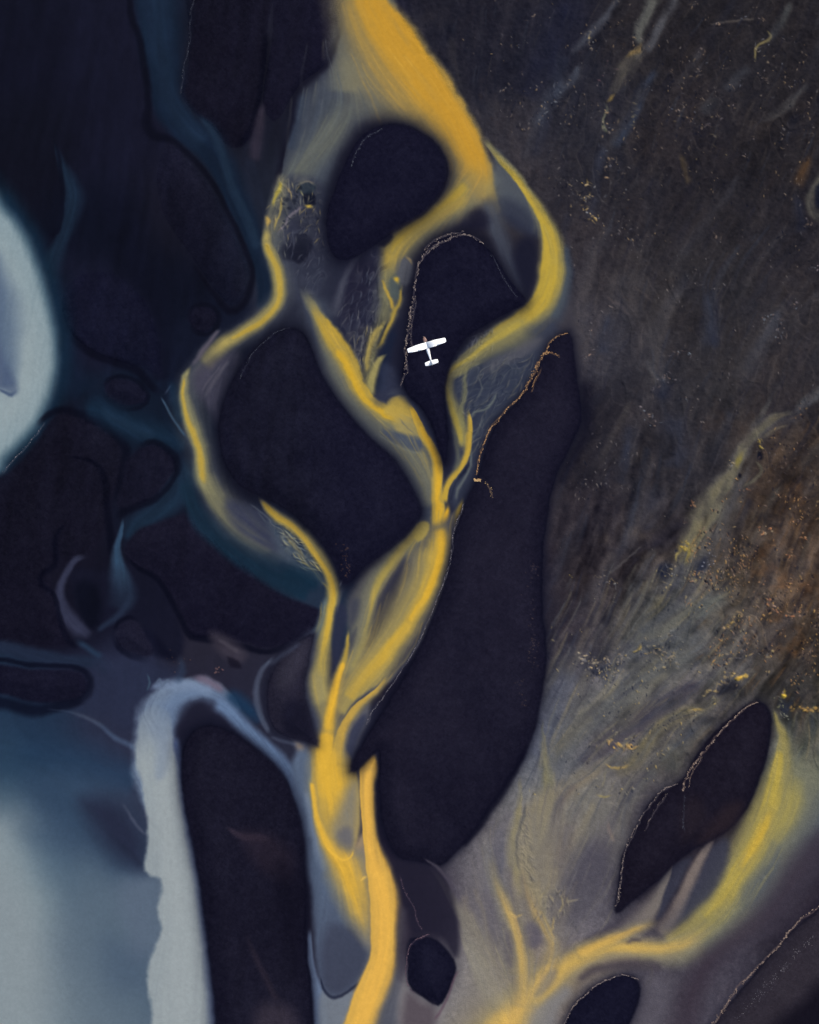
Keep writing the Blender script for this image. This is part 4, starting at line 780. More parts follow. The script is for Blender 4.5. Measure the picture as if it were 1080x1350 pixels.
    riffle(28,22,[(356,684),(372,692),(398,710),(416,734),(424,758),(404,752),(384,734),(364,706)],(40,58,76),(150,152,130),.8,6,2.2,5,3)
    threads([(352,684),(374,692),(400,712),(418,738),(424,756),(404,750),(380,732)],34,((150,152,130),(120,130,132),(180,166,110)),28,24,L=(8,24),a=.8)
    S((16,40,58),[(370,756,6,10),(396,760,6,14),(420,776,6,12)],1,1,.8)
    S(YG,[(342,656,1.5,2),(356,674,4,5),(378,690,5,7),(400,708,5,8),(420,732,5,8),(434,756,6,7),(440,780,8,6),(437,806,9,5),(430,836,12,6),(422,870,13,10),(420,900,14,14),(428,930,14,10)],.8,.8,.95,k=.1)
    S((204,168,62),[(343,657,1.4),(352,668,3.6),(366,683,4.6),(386,695,4),(404,714,3.6),(420,738,3.8),(433,760,4.2),(438,784,4.2),(435,806,4.5),(432,830,5),(428,850,5.5,5.5,.8),(424,872,8,8,.55),(424,900,8,8,.5)],.7,.6,.95,k=.08,rag=False)
    S((92,112,122),[(432,784,3,1),(427,806,5,2),(420,830,6,3),(412,850,6,3,.6)],1,1,.6)

    # north stream
    S((110,112,100),[(474,-40,30,40),(476,0,30,40),(484,50,32,46),(508,96,40,50),(556,150,46,40),(596,204,26,34),(616,240,30,40),(640,266,40,36)],1,.15,.9,k=.06)
    S((184,146,64),[(484,-40,36,24),(484,0,34,22),(500,40,38,36),(530,86,46,40),(566,122,42,36),(594,160,32,28),(612,196,24,26),(624,224,26,26,.97),(634,246,26,20,.8),(644,266,20,14,.45),(652,286,16,12,.15)],.6,.2,.97,k=.05,rag=True)
    S((196,147,48),[(488,-40,26,17),(490,0,26,17),(512,40,30,26),(546,88,34,27),(584,140,26,22),(606,176,20,22),(620,202,18,21,.95),(628,224,19,18,.7),(634,246,18,14,.35),(640,268,16,12,.1)],.8,.4,.9,k=.05)
    S(YG,[(636,232,16,16,.7),(648,252,10,12,.5),(658,268,8,8,.1)],1,1,.8)
    S((70,76,88),[(640,256,14,12,.9),(648,285,10,12),(658,315,9,10),(670,345,9,10),(684,375,8,8),(694,395,6,6,.5)],1,1,.75,k=.2)
    P((50,58,76),[(668,252),(690,268),(708,290),(714,310),(700,312),(680,300),(664,280)],9,.7,k=.15)
    P((20,22,40),[(684,316),(704,312),(712,336),(708,370),(696,392),(684,370),(676,340)],10,.9)
    P((22,22,40),[(604,288),(626,272),(644,282),(642,300),(622,304),(600,302)],8,.85)
    # west fork from the north stream
    S((100,102,94),[(606,244,17.6,17.6),(590,266,15.4,22),(560,288,13.2,22),(532,308,13.2,24.2),(516,330,15.4,22),(508,356,15.4,24.2),(504,390,17.6,24.2),(498,420,17.6,19.8,0.6)],.6,1,.9,k=.1)
    S((182,154,66),[(616,240,18.2,18.2),(598,262,13,15.6),(572,280,11.7,15.6),(546,296,13,15.6),(525,316,14.3,15.6),(513,336,13,14.3),(509,354,11.7,11.7,0.7),(507,372,10.4,10.4,0.3)],.7,.8,.95,k=.06)
    S(Yl,[(618,238,9),(590,266,5),(562,286,6),(538,302,7),(522,320,6),(513,338,4,4,.4)],1,1,.8)
    # riffled basin west of the plane bar
    P((42,44,62),[(462,338),(480,326),(500,320),(502,350),(500,390),(480,440),(470,480),(462,470),(452,440),(444,410),(450,370)],9,.85,k=.35)
    P((28,27,44),[(462,350),(478,338),(494,345),(490,380),(474,410),(456,430),(450,410),(454,380)],9,.75)
    S((72,74,86),[(510,312,2,2,.4),(486,322,3),(470,336,4),(458,360,4),(448,392,6),(438,420,8,8,.5)],.9,.6,.8,k=.3)
    P((16,16,32),[(494,320),(512,308),(518,312),(506,326)],3,.9)
    riffle(108,20,[(452,380),(470,350),(500,330),(512,360),(516,400),(506,440),(490,480),(478,492),(464,470),(452,440)],(26,27,44),(78,80,90),.75,7,3.4,8,4)
    riffle(108,26,[(456,440),(486,430),(496,470),(488,500),(474,490),(462,466)],(30,32,48),(124,118,104),.8,7,2.6,5,5)
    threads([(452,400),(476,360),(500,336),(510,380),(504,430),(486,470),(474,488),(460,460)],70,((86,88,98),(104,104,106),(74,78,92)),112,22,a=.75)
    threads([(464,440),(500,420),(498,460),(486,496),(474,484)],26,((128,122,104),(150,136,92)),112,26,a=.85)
    S((118,114,80),[(512,352,6,10),(510,380,8,9),(510,402,8,8),(504,424,8,8),(494,448,8,8),(488,472,8,9),(486,498,9,9),(492,518,10,8)],.9,.9,.6,k=.4)
    P((84,86,92),[(524,348),(534,338),(544,346),(544,366),(536,378),(526,372),(522,360)],4,.85,k=.3)
    P((74,84,84),[(514,370),(522,362),(528,376),(528,392),(520,396),(513,386)],3,.85)
    S((30,34,50),[(526,376,1.5),(529,390,2),(524,400,1)],1,1,.8,flow=0)
    L((206,168,56),[(519,364,2),(523,368,3),(526,376,2,.6)],a=.95,rag=True); L((196,160,60),[(506,368,1.6),(508,378,1.6),(513,390,1.8),(517,400,2),(520,410,1.6)],a=.8,rag=True); L((150,130,90),[(534,336,1),(541,343,1.6),(543,350,1)],a=.8,rag=True)
    S((176,150,66),[(530,376,1.5),(528,396,2.4),(522,408,3.4),(515,424,4),(506,444,4),(498,462,3,3,.5)],.9,.9,.85,k=.2,rag=True)
    S((168,148,80),[(508,420,2),(498,434,3.6),(490,452,4),(484,474,3.6),(482,490,3)],.8,.8,.75,k=.3,rag=True)
    S((26,32,50),[(512,420,1),(504,440,2),(498,460,2)],1,1,.7,flow=0); S((24,32,52),[(520,430,6),(514,452,7),(508,474,8),(502,500,9),(500,520,8)],1,1,.85,flow=0)
    S((150,140,88),[(512,466,1),(502,474,4),(494,488,5),(488,508,5),(490,524,5)],.6,.7,.9,k=.2)
    L((92,92,94),[(470,448,1.2),(478,444,1.6),(476,456,1.4),(468,472,1.2)],a=.7,rag=True); L((100,98,92),[(464,460,1.2),(470,474,1.6),(476,486,1.4)],a=.6,rag=True); L((88,90,94),[(480,450,1),(470,466,1)],a=.6,rag=True)
    # centre-west stream
    S((72,80,92),[(412,388,13.2,15.4),(418,420,15.4,15.4),(428,458,22,11),(442,500,28.6,8.8),(470,540,33,8.8),(504,580,28.6,11),(536,614,26.4,11),(560,650,24.2,8.8),(570,690,17.6,6.6),(572,716,13.2,6.6)],1,1,.85,k=.08)
    S((118,118,100),[(396,378,2,8,.2),(406,398,4,10,.7),(416,416,5,10),(428,448,8,12),(446,488,14,12),(470,522,18,10),(500,548,20,8),(524,576,18,20),(548,608,16,24),(562,636,14,16),(572,670,11,14)],1,.6,.85,k=.1)
    S((190,158,62),[(402,384,2,4,0),(410,404,4,8,.4),(420,424,6,12,.8),(431,442,8,16,.97),(446,464,8.64,15.12),(462,492,8.64,12.96),(474,514,8.64,9.72),(488,530,8.64,8.64),(508,546,8.64,10.8),(526,552,7.56,14.04,0.9),(546,558,7.56,15.12,0.5)],.8,.25,.97,k=.06,rag=True)
    S((206,165,50),[(440,456,3,8),(456,482,4,9),(468,504,4,8),(478,522,4,6),(492,536,4,5),(508,548,4,6),(524,553,4,7,.7),(540,558,4,8,.3)],.9,.5,.9,k=.05,rag=True)
    P((182,156,74),[(508,536),(514,526),(524,522),(534,524),(542,532),(548,546),(540,556),(524,554),(508,546)],3,.95,k=.1,rag=True)
    P((168,148,82),[(520,552),(540,550),(552,560),(556,580),(558,592),(544,588),(526,578)],5,.8)
    P((72,80,94),[(506,566),(522,570),(540,574),(556,574),(560,584),(556,596),(544,595),(526,588),(510,578)],4,.95,k=.1)
    P((150,138,92),[(528,556),(548,552),(556,566),(558,578),(544,576),(526,568)],6,.75)
    L((96,98,96),[(527,552,.8),(538,566,1),(548,572,.8)],a=.6)
    L((112,116,108),[(500,572,1),(520,587,1.2),(540,596,1.2),(556,598,1)],a=.6)
    P((56,62,82),[(505,480),(520,484),(528,512),(520,522),(510,534),(500,536),(492,526),(500,508)],7,.6)
    P((74,80,92),[(512,520),(524,512),(540,516),(548,530),(540,534),(524,524)],5,.55)
    S((62,70,88),[(536,524,3,6),(552,546,3,6),(566,568,3,5),(580,600,2,4)],1,1,.7)
    S((212,170,56),[(538,534,2,3),(550,552,5,4),(560,574,6,5),(570,592,6,6),(578,612,8,5),(578,632,9,5),(578,652,9,6),(578,676,9,8),(579,700,9,8),(579,726,9,8)],.4,.25,.97,k=.05)
    S((222,174,50),[(552,556,2.4),(564,580,4),(574,604,4),(577,630,5),(578,660,5),(578,690,6),(578,724,6)],.9,.9,.85,k=.05)
    # east branch
    P((80,86,92),[(654,196),(666,210),(692,246),(712,288),(702,304),(680,288),(662,270),(652,244)],7,.85)
    P((34,38,56),[(664,262),(690,272),(706,296),(700,310),(684,306),(668,286)],9,.6)
    S((110,108,88),[(640,184,3,4),(652,200,2,4),(680,232,4,6),(704,268,6,6),(722,300,11,9),(732,330,16,12),(734,360,19,14),(726,388,18,17),(712,408,14,20),(688,426,14,26),(662,444,18,26),(636,462,18,20,.6)],.35,.5,.9,k=.06)
    S(Yl,[(640,182,3,3,.2),(652,198,4,3,.4),(662,212,5,4,.6),(678,230,5,4.5,.75),(701,262,6,5,.9),(718,290,8,7),(729,320,14,10),(731,350,18,11),(726,378,17,13),(714,400,14,14),(698,416,15,15,.97),(678,430,14,14,.9),(656,444,12,13,.8),(634,460,10,12,.65),(612,475,8,9,.5)],.3,.5,.95,k=.1)
    S((60,72,88),[(746,320,2,5),(748,360,2,6),(742,392,3,8),(726,424,4,10)],1,1,.7,flow=0)
    P((54,60,76),[(612,462),(640,446),(676,440),(706,428),(728,420),(736,436),(720,456),(706,486),(690,512),(668,536),(650,556),(636,580),(628,612),(622,640),(606,670),(596,670),(592,640),(600,600),(596,560),(586,520),(588,492)],7,.85,k=.3)
    for q in ([(730,430,10),(690,470,14),(650,530,14),(624,590,12)],[(690,430,10),(650,470,14),(626,520,14),(614,580,10)]): S(None,q)
    P((47,53,70),[(628,500),(650,480),(690,462),(700,474),(680,510),(656,540),(640,560),(628,590),(616,580),(614,540)],9,.7)
    P((92,90,94),[(640,482),(668,466),(704,446),(716,448),(700,466),(664,484),(640,494)],6,.6)
    riffle(128,20,[(616,490),(650,478),(700,462),(700,486),(672,524),(648,556),(634,592),(614,584),(606,550),(604,510)],(36,42,60),(102,106,104),.62,7,3.6,8,6)
    riffle(128,30,[(590,490),(606,464),(626,442),(650,432),(648,450),(630,468),(606,492),(594,504)],(24,25,42),(118,118,118),.85,7,1.9,5,7)
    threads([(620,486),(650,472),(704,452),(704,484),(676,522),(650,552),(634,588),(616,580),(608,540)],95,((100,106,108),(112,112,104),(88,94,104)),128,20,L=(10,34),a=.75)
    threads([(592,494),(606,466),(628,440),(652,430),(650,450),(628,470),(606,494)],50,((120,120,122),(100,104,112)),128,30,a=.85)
    S((158,146,84),[(700,424,12,18,.8),(676,438,12,16,.8),(650,452,10,14,.8),(626,468,8,11,.75),(606,482,7,9,.75),(592,496,6,6,.85),(589,514,5,7),(593,530,5,8),(600,548,5,9),(606,568,5,9),(612,590,5,8)],.8,.9,.85,k=.25)
    S((180,158,66),[(692,424,6),(664,440,6),(638,456,5),(618,474,4,4,.7),(600,484,4,4,.85),(588,500,3.4),(590,520,4),(598,544,4.4),(605,566,4.4),(611,586,4,4,.7)],.9,.9,.6,k=.2)
    S((136,132,88),[(618,480,1.5),(613,500,2.5),(614,518,3),(609,540,3.5),(611,566,4)],1,1,.6,k=.5,rag=True)
    S((146,138,84),[(640,478,1,2,.4),(622,484,2),(606,494,2.4),(596,500,2)],1,1,.45,k=.5,rag=True)
    L((104,110,104),[(656,516,1),(650,532,1.4),(640,542,1.6),(626,544,1.4),(622,552,1.4)],a=.7); L((92,98,98),[(640,550,1),(632,564,1.4),(624,580,1)],a=.5); L((96,100,100),[(630,496,1),(636,512,1.2),(628,528,1)],a=.5)
    S((190,158,62),[(618,540,1.5),(620,556,3),(619,576,4.4),(616,598,4),(608,614,4),(596,630,4),(588,644,4),(584,664,5)],.7,.35,.95,k=.1)
    S((110,112,94),[(596,560,2),(602,588,3),(604,606,3),(598,622,4)],1,1,.6,k=.2)
    S((100,106,104),[(622,592,1.4),(620,612,2),(612,630,2),(604,644,2),(600,660,2)],.9,.9,.75,k=.2)
    P((24,28,46),[(618,610),(614,622),(602,634),(596,648),(594,658),(598,644),(606,626)],2.5,.9)
    S((188,156,60),[(610,656,1.5),(606,668,3),(600,684,4),(596,700,5)],.5,.6,.95)
    S((232,178,46),[(590,664,1.5),(588,678,3.5),(586,700,5),(584,720,6)],.6,.6,.95)

    streaks([(400,60),(460,60),(500,120),(450,190),(400,240),(376,220)],40,((110,116,112),(70,80,94),(124,122,100)),L=(30,90),a=.28)
    streaks([(446,0),(500,0),(600,130),(640,230),(600,250),(560,140),(480,110)],60,((214,160,58),(178,140,70),(220,172,70)),L=(30,110),a=.22)
    streaks([(690,260),(730,310),(748,360),(712,416),(640,470),(600,490),(640,440),(700,400),(722,340)],50,((196,170,72),(150,140,90),(172,154,74)),L=(30,90),a=.25)
    streaks([(410,400),(440,430),(480,520),(540,550),(580,620),(580,680),(560,640),(480,540),(430,470)],60,((220,176,64),(150,142,98),(186,158,80)),L=(24,80),a=.25)
    streaks([(610,240),(560,280),(520,320),(505,370),(525,340),(560,300)],24,((206,168,70),(146,136,92)),L=(20,60),a=.25)
    # -------- trunk and lens
    P((76,76,82),[(552,686),(564,690),(580,690),(598,676),(602,700),(594,740),(582,780),(562,828),(530,872),(500,906),(470,944),(446,975),(436,940),(448,890),(462,846),(456,800),(470,768),(498,738),(530,708)],7,.97,k=.05)
    S((118,116,96),[(560,690,7),(536,716,12,14),(512,744,14,12),(492,776,14,10),(480,812,14,9),(472,850,10,8),(456,892,8,8)],1,.7,.9,k=.06)
    S((172,152,76),[(556,694,7,9),(548,704,7,8),(528,726,7,7),(508,754,8,6),(496,780,7,5),(488,810,5,5,.7),(478,848,4,4,.6),(462,886,5,5,.6)],.8,.8,.85,k=.05)
    P((176,156,78),[(545,702),(551,690),(560,686),(567,691),(564,704),(552,714)],2.2,.9)
    P((36,38,58),[(534,736),(544,748),(538,776),(526,800),(510,822),(494,844),(486,852),(492,822),(502,790),(516,758)],8,.95,k=.05)
    P((86,86,90),[(536,730),(548,742),(544,770),(534,792),(520,812),(528,770)],9,.55)
    S((168,150,86),[(574,716,16,8),(566,760,24,12),(544,806,26,14),(512,852,26,16),(476,902,22,22),(450,944,10,16)],1,.6,.85,k=.06)
    S((206,168,62),[(580,700,14,10),(576,730,12,10),(568,764,10,10),(554,796,9,11),(532,832,9,10),(508,862,11,12),(482,890,12,14,.8),(458,926,10,12,.7)],1,.7,.9,k=.05)
    S((224,176,54),[(580,690,11,7),(582,716,8,7),(576,744,4,8),(560,786,4,6),(538,824,4,5,.7)],.9,.8,.8,k=.05)
    S((80,84,96),[(576,800,2,4),(556,838,2,4),(530,876,3,4),(506,902,3,4)],1,1,.7)
    S((44,48,70),[(461,850,2),(450,862,4),(444,880,2)],1,1,.3,flow=0)
    P((42,46,66),[(442,800),(452,796),(458,812),(452,840),(446,870),(441,880),(438,850)],4,.85)
    P((50,54,72),[(464,790),(474,790),(472,812),(462,824),(460,806)],6,.6); P((56,58,72),[(470,826),(466,848),(458,866),(456,852)],4,.6)
    S((180,152,66),[(459,830,1.4),(458,850,2.6),(454,870,4),(449,888,5)],.5,.6,.95,k=.05)
    S((86,88,94),[(452,770,3),(446,790,2),(444,810,1,1,.5)],1,1,.5)
    S((148,138,96),[(416,880,12,10),(420,912,14,12),(428,944,12,10),(432,970,8,8)],1,1,.8)
    S((228,178,58),[(454,868,2,3),(448,890,5,5),(442,916,7,6),(434,948,7,8),(428,976,9,10),(428,1000,12,14),(430,1024,14,18),(434,1050,14,20)],.6,.5,.97,k=.05)
    streaks([(556,690),(600,680),(590,770),(540,860),(470,930),(446,960),(460,880),(480,800),(510,740)],90,((224,180,70),(170,152,92),(130,126,104),(206,172,80)),L=(30,120),a=.22)
    streaks([(345,660),(400,706),(438,770),(432,860),(420,930),(410,880),(424,800)],36,((214,176,72),(160,146,96)),L=(24,80),a=.22)
    # south lobe
    P((98,98,104),[(448,975),(460,955),(476,938),(486,930),(484,950),(470,985),(460,1008),(450,1000)],6,.8)
    P((52,56,76),[(466,956),(476,944),(482,948),(470,980),(462,1004),(454,1000),(456,976)],4,.85)
    P((70,74,86),[(500,902),(504,906),(486,922),(464,940),(452,955),(446,964),(452,948),(470,924)],3.5,.95)
    P((40,42,60),[(486,914),(470,926),(456,944),(450,956),(462,938)],2.5,.6)
    S((196,160,72),[(512,888,2,3,.5),(494,912,2.5,4),(472,930,3,5),(458,948,4,6),(449,966,6,7),(446,990,8,6),(446,1010,10,8)],.35,.8,.95,k=.06)
    # blue-grey water west of the trunk
    P((70,76,94),[(402,838),(414,832),(418,860),(408,890),(410,920),(424,960),(424,985),(414,985),(404,950),(396,915),(400,880)],8,.8)
    P((94,96,106),[(386,976),(404,980),(412,1000),(412,1040),(404,1020),(396,1000)],5,.8); L((150,132,112),[(388,978,3,.7),(396,986,4),(402,996,3,.5)],a=.75)
    P((88,102,122),[(396,990),(412,1000),(416,1060),(430,1116),(448,1150),(470,1190),(488,1224),(488,1280),(470,1300),(440,1318),(422,1305),(416,1250),(410,1180),(400,1110),(390,1050),(384,1010)],6,.95,k=.06)
    P((64,68,84),[(428,1180),(456,1194),(486,1230),(488,1270),(470,1298),(440,1316),(425,1304),(420,1260),(418,1210)],12,.9,grad=((450,1400),(450,1150)))
    P((58,62,78),[(436,1220),(470,1226),(486,1250),(480,1284),(450,1312),(428,1302),(424,1260)],10,.7)
    S((128,142,158),[(404,1040,4),(410,1080,5),(416,1110,5),(428,1150,4,6,.5)],1,1,.6)
    S((124,134,124),[(410,1020,3),(413,1060,3),(420,1092,3)],1,1,.6)
    S((126,146,172),[(409,1225,2),(410,1260,4),(413,1290,5),(420,1322,8),(424,1400,10)],.6,.6,.9)
    P((120,128,136),[(425,1308),(440,1318),(460,1308),(474,1312),(460,1340),(440,1400),(424,1400),(420,1330)],5,.9)
    L((28,32,50),[(422,1290,1),(426,1304,1.6),(434,1314,2),(442,1317,2),(456,1310,1.8),(472,1298,1.4),(482,1282,1)],a=.75)
    P((206,168,72),[(412,980),(430,965),(448,970),(464,1006),(472,1036),(474,1070),(470,1110),(464,1126),(454,1132),(440,1126),(428,1112),(418,1080),(412,1040)],3,.97,k=.05,grad=((440,1050),(440,985)))
    S((222,176,62),[(430,960,8,9),(428,985,12,13),(430,1010,15,20),(434,1040,17,24),(440,1075,16,22,.6),(446,1100,14,18,.2)],.5,.9,.95,k=.05)
    P((130,124,108),[(470,1030),(474,1070),(470,1112),(462,1126),(452,1130),(440,1122),(436,1096),(446,1066),(456,1040)],12,.9,k=.1)
    P((96,96,104),[(452,1090),(464,1096),(466,1116),(460,1128),(450,1130),(440,1122),(444,1104)],6,.75)
    P((160,138,108),[(466,1120),(476,1100),(484,1120),(486,1148),(478,1160),(468,1158),(460,1144),(454,1134)],4,.9); P((134,126,114),[(470,1146),(482,1144),(484,1152),(478,1162),(468,1158)],3,.7)
    P((108,110,116),[(462,1130),(478,1120),(490,1150),(492,1200),(490,1250),(474,1236),(466,1190)],8,.85)
    S(Yr,[(411,1030,2,4),(415,1070,3,5),(423,1100,5,7),(437,1122,9,11),(451,1143,16,22),(463,1172,17,24,.97),(473,1202,15,20,.8),(482,1230,10,12,.45),(487,1250,6,6,.1)],.7,.9,.97,k=.03,fade=6.)
    L((235,186,70),[(428,1114,1),(440,1126,1.4),(452,1133,1.4),(462,1130,1),(466,1120,1)],a=.8)
    S((230,178,74),[(490,992,3,6,.3),(487,1002,8,10),(485,1014,12,13),(483,1040,9,9),(484,1070,8,9),(486,1096,9,9),(491,1122,10,12),(497,1146,13,15),(503,1170,16,19),(507,1200,19,20),(507,1232,18,18),(505,1262,17,18),(499,1285,19,21),(490,1308,20,22),(478,1338,19,22),(462,1400,22,26)],.14,.45,.97,k=.03,fade=5.)
    S((236,184,84),[(486,1010,7),(484,1060,4),(490,1120,6),(500,1160,10),(507,1205,12),(505,1255,11),(490,1305,12),(468,1370,12)],1,1,.55)
    L((238,192,90),[(474,1164,.8),(480,1158,1.5),(486,1156,1.5)],a=.8)
    P((72,76,88),[(526,1230),(534,1200),(526,1270),(510,1310),(494,1350),(486,1400),(520,1400),(524,1320),(530,1270)],8,.75,k=.1)

    bars()

def web_fields():
    wx, wy = 9 * fbm(34, 71, 3), 9 * fbm(34, 72, 3)
    n = fbm(15, 73, 4, .55)
    n2 = fbm(10, 79, 3, .5)
    n = samp(n, X0 + wx, Y0 + wy * .6); n2 = samp(n2, X0 - wy, Y0 + wx)
    r = 1 - np.abs(n) * 2.6; r2 = 1 - np.abs(n2) * 2.6
    r = np.clip(r, 0, 1) ** 3; r2 = np.clip(r2, 0, 1) ** 4
    return np.clip(np.maximum(r, .7 * r2), 0, 1), np.clip(np.abs(n) * 1.5 - .25, 0, 1)
WEB, WEBD = web_fields()
MOTT = .6 * fbm(9, 95, 4, .8) + .5 * fbm(24, 97, 4, .7, 1., 1.)
NF = fbm(8, 301, 2, .4); WOB = fbm(30, 305, 3)
GRIT = .6 * fbm(4.2, 195, 2, .8) + .5 * fbm(9, 196, 3, .8)
SKIN = np.clip(1 - np.abs(fbm(40, 411, 4, .6)) * 2.5, 0, 1) ** 2 - .3
CLUMP = fbm(34, 421, 3)
FINE = fbm(2.3, 431, 2, .9)
CLUMP2 = fbm(30, 441, 4, .7)
SANDT = fbm(70, 96, 5, .6)
def base():
    B = np.array(BASE, F)
    st = 8
    gx, gy = np.meshgrid(np.arange(MX0, MX1 + st, st, dtype=F), np.arange(MY0, MY1 + st, st, dtype=F))
    num = np.zeros(gx.shape + (3,), F); den = np.full(gx.shape, 1e-9, F)
    for x, y, r, g, b in B:
        w = np.exp(-((gx - x)**2 + (gy - y)**2) / (2 * 34.**2)) + 2e-3 / (1 + ((gx - x)**2 + (gy - y)**2) / 6000)**2
        num += w[..., None] * np.array((r, g, b), F) / 255; den += w
    num /= den[..., None]
    fx = (XX - MX0 + 6 * WN1x) / st; fy = (YY - MY0 + 6 * WN1y) / st
    fx = np.clip(fx, 0, gx.shape[1] - 1.01); fy = np.clip(fy, 0, gx.shape[0] - 1.01)
    ix = fx.astype(int); iy = fy.astype(int); tx = (fx - ix)[..., None]; ty = (fy - iy)[..., None]
    return (num[iy, ix] * (1 - tx) + num[iy, ix + 1] * tx) * (1 - ty) + (num[iy + 1, ix] * (1 - tx) + num[iy + 1, ix + 1] * tx) * ty
BASEC = base()
def default_flow():
    e = sm(560, 800, X0 + .12 * (Y0 - 600))
    b_ = fbm(90, 55, 3)
    FX[:] = -.15 - .40 * e + .2 * WN1x + .5 * e * b_; FY[:] = 1 + .1 * WN1y
C[:] = BASEC; default_flow()
paint()
FLOWX, FLOWY = FX.copy(), FY.copy(); FIRST = False
LIC['silk'] = lic(5, 18, 1.3, cell=1.7) * .55 + lic(6, 22, 1.8, cell=3.2) * .6
LIC['turb'] = lic(15, 5, 1.6, cell=4.) * .6 + lic(16, 8, 2., cell=8.) * .6
LIC['wide'] = lic(8, 26, 2.2, cell=6.)
LIC['long'] = lic(9, 30, 4., cell=12.)
WEB0, WEBD0 = WEB, WEBD
_bl = np.clip(.55 + 1.1 * fbm(22, 77, 3), 0, 1.2)
WEB = np.clip(np.maximum(lic(0, 4, 1.1, src=WEB0) * 1.6 * _bl, WEB0 * .8 * np.clip(_bl * 1.6 - .5, 0, 1)), 0, 1); WEBD = np.clip(lic(0, 4, 1.2, src=WEBD0) * 1.2, 0, 1)
C[:] = BASEC; Z[:] = 0; ISL.clear(); SR = np.random.default_rng(11)
paint()

# slow swirls of silt in the western channels
_lw = (1 - sm(380, 460, X0 + .0 * Y0)) * (1 - sm(640, 900, Y0) * .6)
C *= (1 + _lw * (1 - sm(.18, .36, C.mean(-1))) * (.07 * LIC['wide'] + .05 * LIC['turb']))[..., None]
_ds = (_lw * .22 * (1 - sm(.2, .36, C.mean(-1))))[..., None]
C[...] = C * (1 - _ds) + C.mean(-1, keepdims=True) * _ds * np.array((.92, .98, 1.16), F)
# the detailed sheet settles into the plain round it
_d = np.minimum(np.minimum(X0 - MX0, MX1 - X0), np.minimum(Y0 - MY0, MY1 - Y0)) + 24 * WN1x
_e = sm(0, 110, _d)[..., None]
_pl = np.where((X0 > 520)[..., None], rgb((44, 42, 45)), rgb((21, 23, 37)))
_q = sm(440, 620, X0)[..., None]
_pl = rgb((21, 23, 37)) * (1 - _q) + rgb((44, 42, 45)) * _q
C[...] = C * _e + _pl * (1 - _e); Z *= _e[..., 0]
# fine silt grain everywhere
C *= (1 + .030 * FINE + .02 * GRIT)[..., None]
C[...] += (.0035 * FINE)[..., None]

# ================================================================ Blender side
import bpy, bmesh
from mathutils import Vector, Matrix
UNIT = 0.4                       # metres per plan unit
CXP, CYP = 540.0, 675.0          # plan point below the helicopter
def wx(x): return (x - CXP) * UNIT
def wy(y): return (CYP - y) * UNIT
scene = bpy.context.scene
COL = scene.collection
KEEP = .66                       # display value -> surface albedo

def lin(c):
    c = np.clip(c, 0, 1)
    return np.where(c <= .04045, c / 12.92, ((c + .055) / 1.055) ** 2.4)
TINT = np.array((1.0, 1.0, 1.0), F)
ALB = np.maximum(lin(C) * KEEP * TINT - .0008, .0012).astype(F)

# ---- relief
for name, label, W, S, hgt in ISL:
    Z[W] = np.maximum(Z[W], hgt * sm(0, 26, -S) + .05 * sm(0, 3, -S) + (.14 * np.clip(SANDT[W], -1, 1) + .10 * GRIT[W] + .05 * FINE[W]) * sm(4, 26, -S))
Z += .03 * fbm(5, 140, 2)

def mat(name):
    m = bpy.data.materials.new(name); m.use_nodes = True
    nt = m.node_tree
    return m, nt, nt.nodes['Principled BSDF']

def node(nt, t, **kw):
    n = nt.nodes.new(t)
    for k, v in kw.items(): setattr(n, k, v)
    return n

def silt_material(name, rough, spec, grain, bscale, bstr, bdist=.2):
    m, nt, b = mat(name)
    at = node(nt, 'ShaderNodeAttribute', attribute_name='silt')
    co = node(nt, 'ShaderNodeTexCoord')
    n1 = node(nt, 'ShaderNodeTexNoise'); n1.inputs['Scale'].default_value = 1.7; n1.inputs['Detail'].default_value = 5; n1.inputs['Roughness'].default_value = .75
    nt.links.new(co.outputs['Object'], n1.inputs['Vector'])
    mr = node(nt, 'ShaderNodeMapRange'); mr.inputs['From Min'].default_value = .25; mr.inputs['From Max'].default_value = .75
    mr.inputs['To Min'].default_value = 1 - grain; mr.inputs['To Max'].default_value = 1 + grain
    nt.links.new(n1.outputs['Fac'], mr.inputs['Value'])
    mx = node(nt, 'ShaderNodeVectorMath', operation='SCALE')
    nt.links.new(at.outputs['Color'], mx.inputs[0]); nt.links.new(mr.outputs['Result'], mx.inputs['Scale'])
    nt.links.new(mx.outputs['Vector'], b.inputs['Base Color'])
    n2 = node(nt, 'ShaderNodeTexNoise'); n2.inputs['Scale'].default_value = bscale; n2.inputs['Detail'].default_value = 4
    nt.links.new(co.outputs['Object'], n2.inputs['Vector'])
    bp = node(nt, 'ShaderNodeBump'); bp.inputs['Strength'].default_value = bstr; bp.inputs['Distance'].default_value = bdist
    nt.links.new(n2.outputs['Fac'], bp.inputs['Height']); nt.links.new(bp.outputs['Normal'], b.inputs['Normal'])
    b.inputs['Roughness'].default_value = rough; b.inputs['Specular IOR Level'].default_value = spec
    return m
M_WATER = silt_material('silty_water', .45, .03, .07, .5, .15)
M_MILK = silt_material('glacial_milk', .5, .03, .06, .4, .1)
M_SAND = silt_material('black_sand', .95, .015, .38, 1.1, .5)
M_FLAT = silt_material('silt_flat', .85, .02, .24, 1.3, .6)

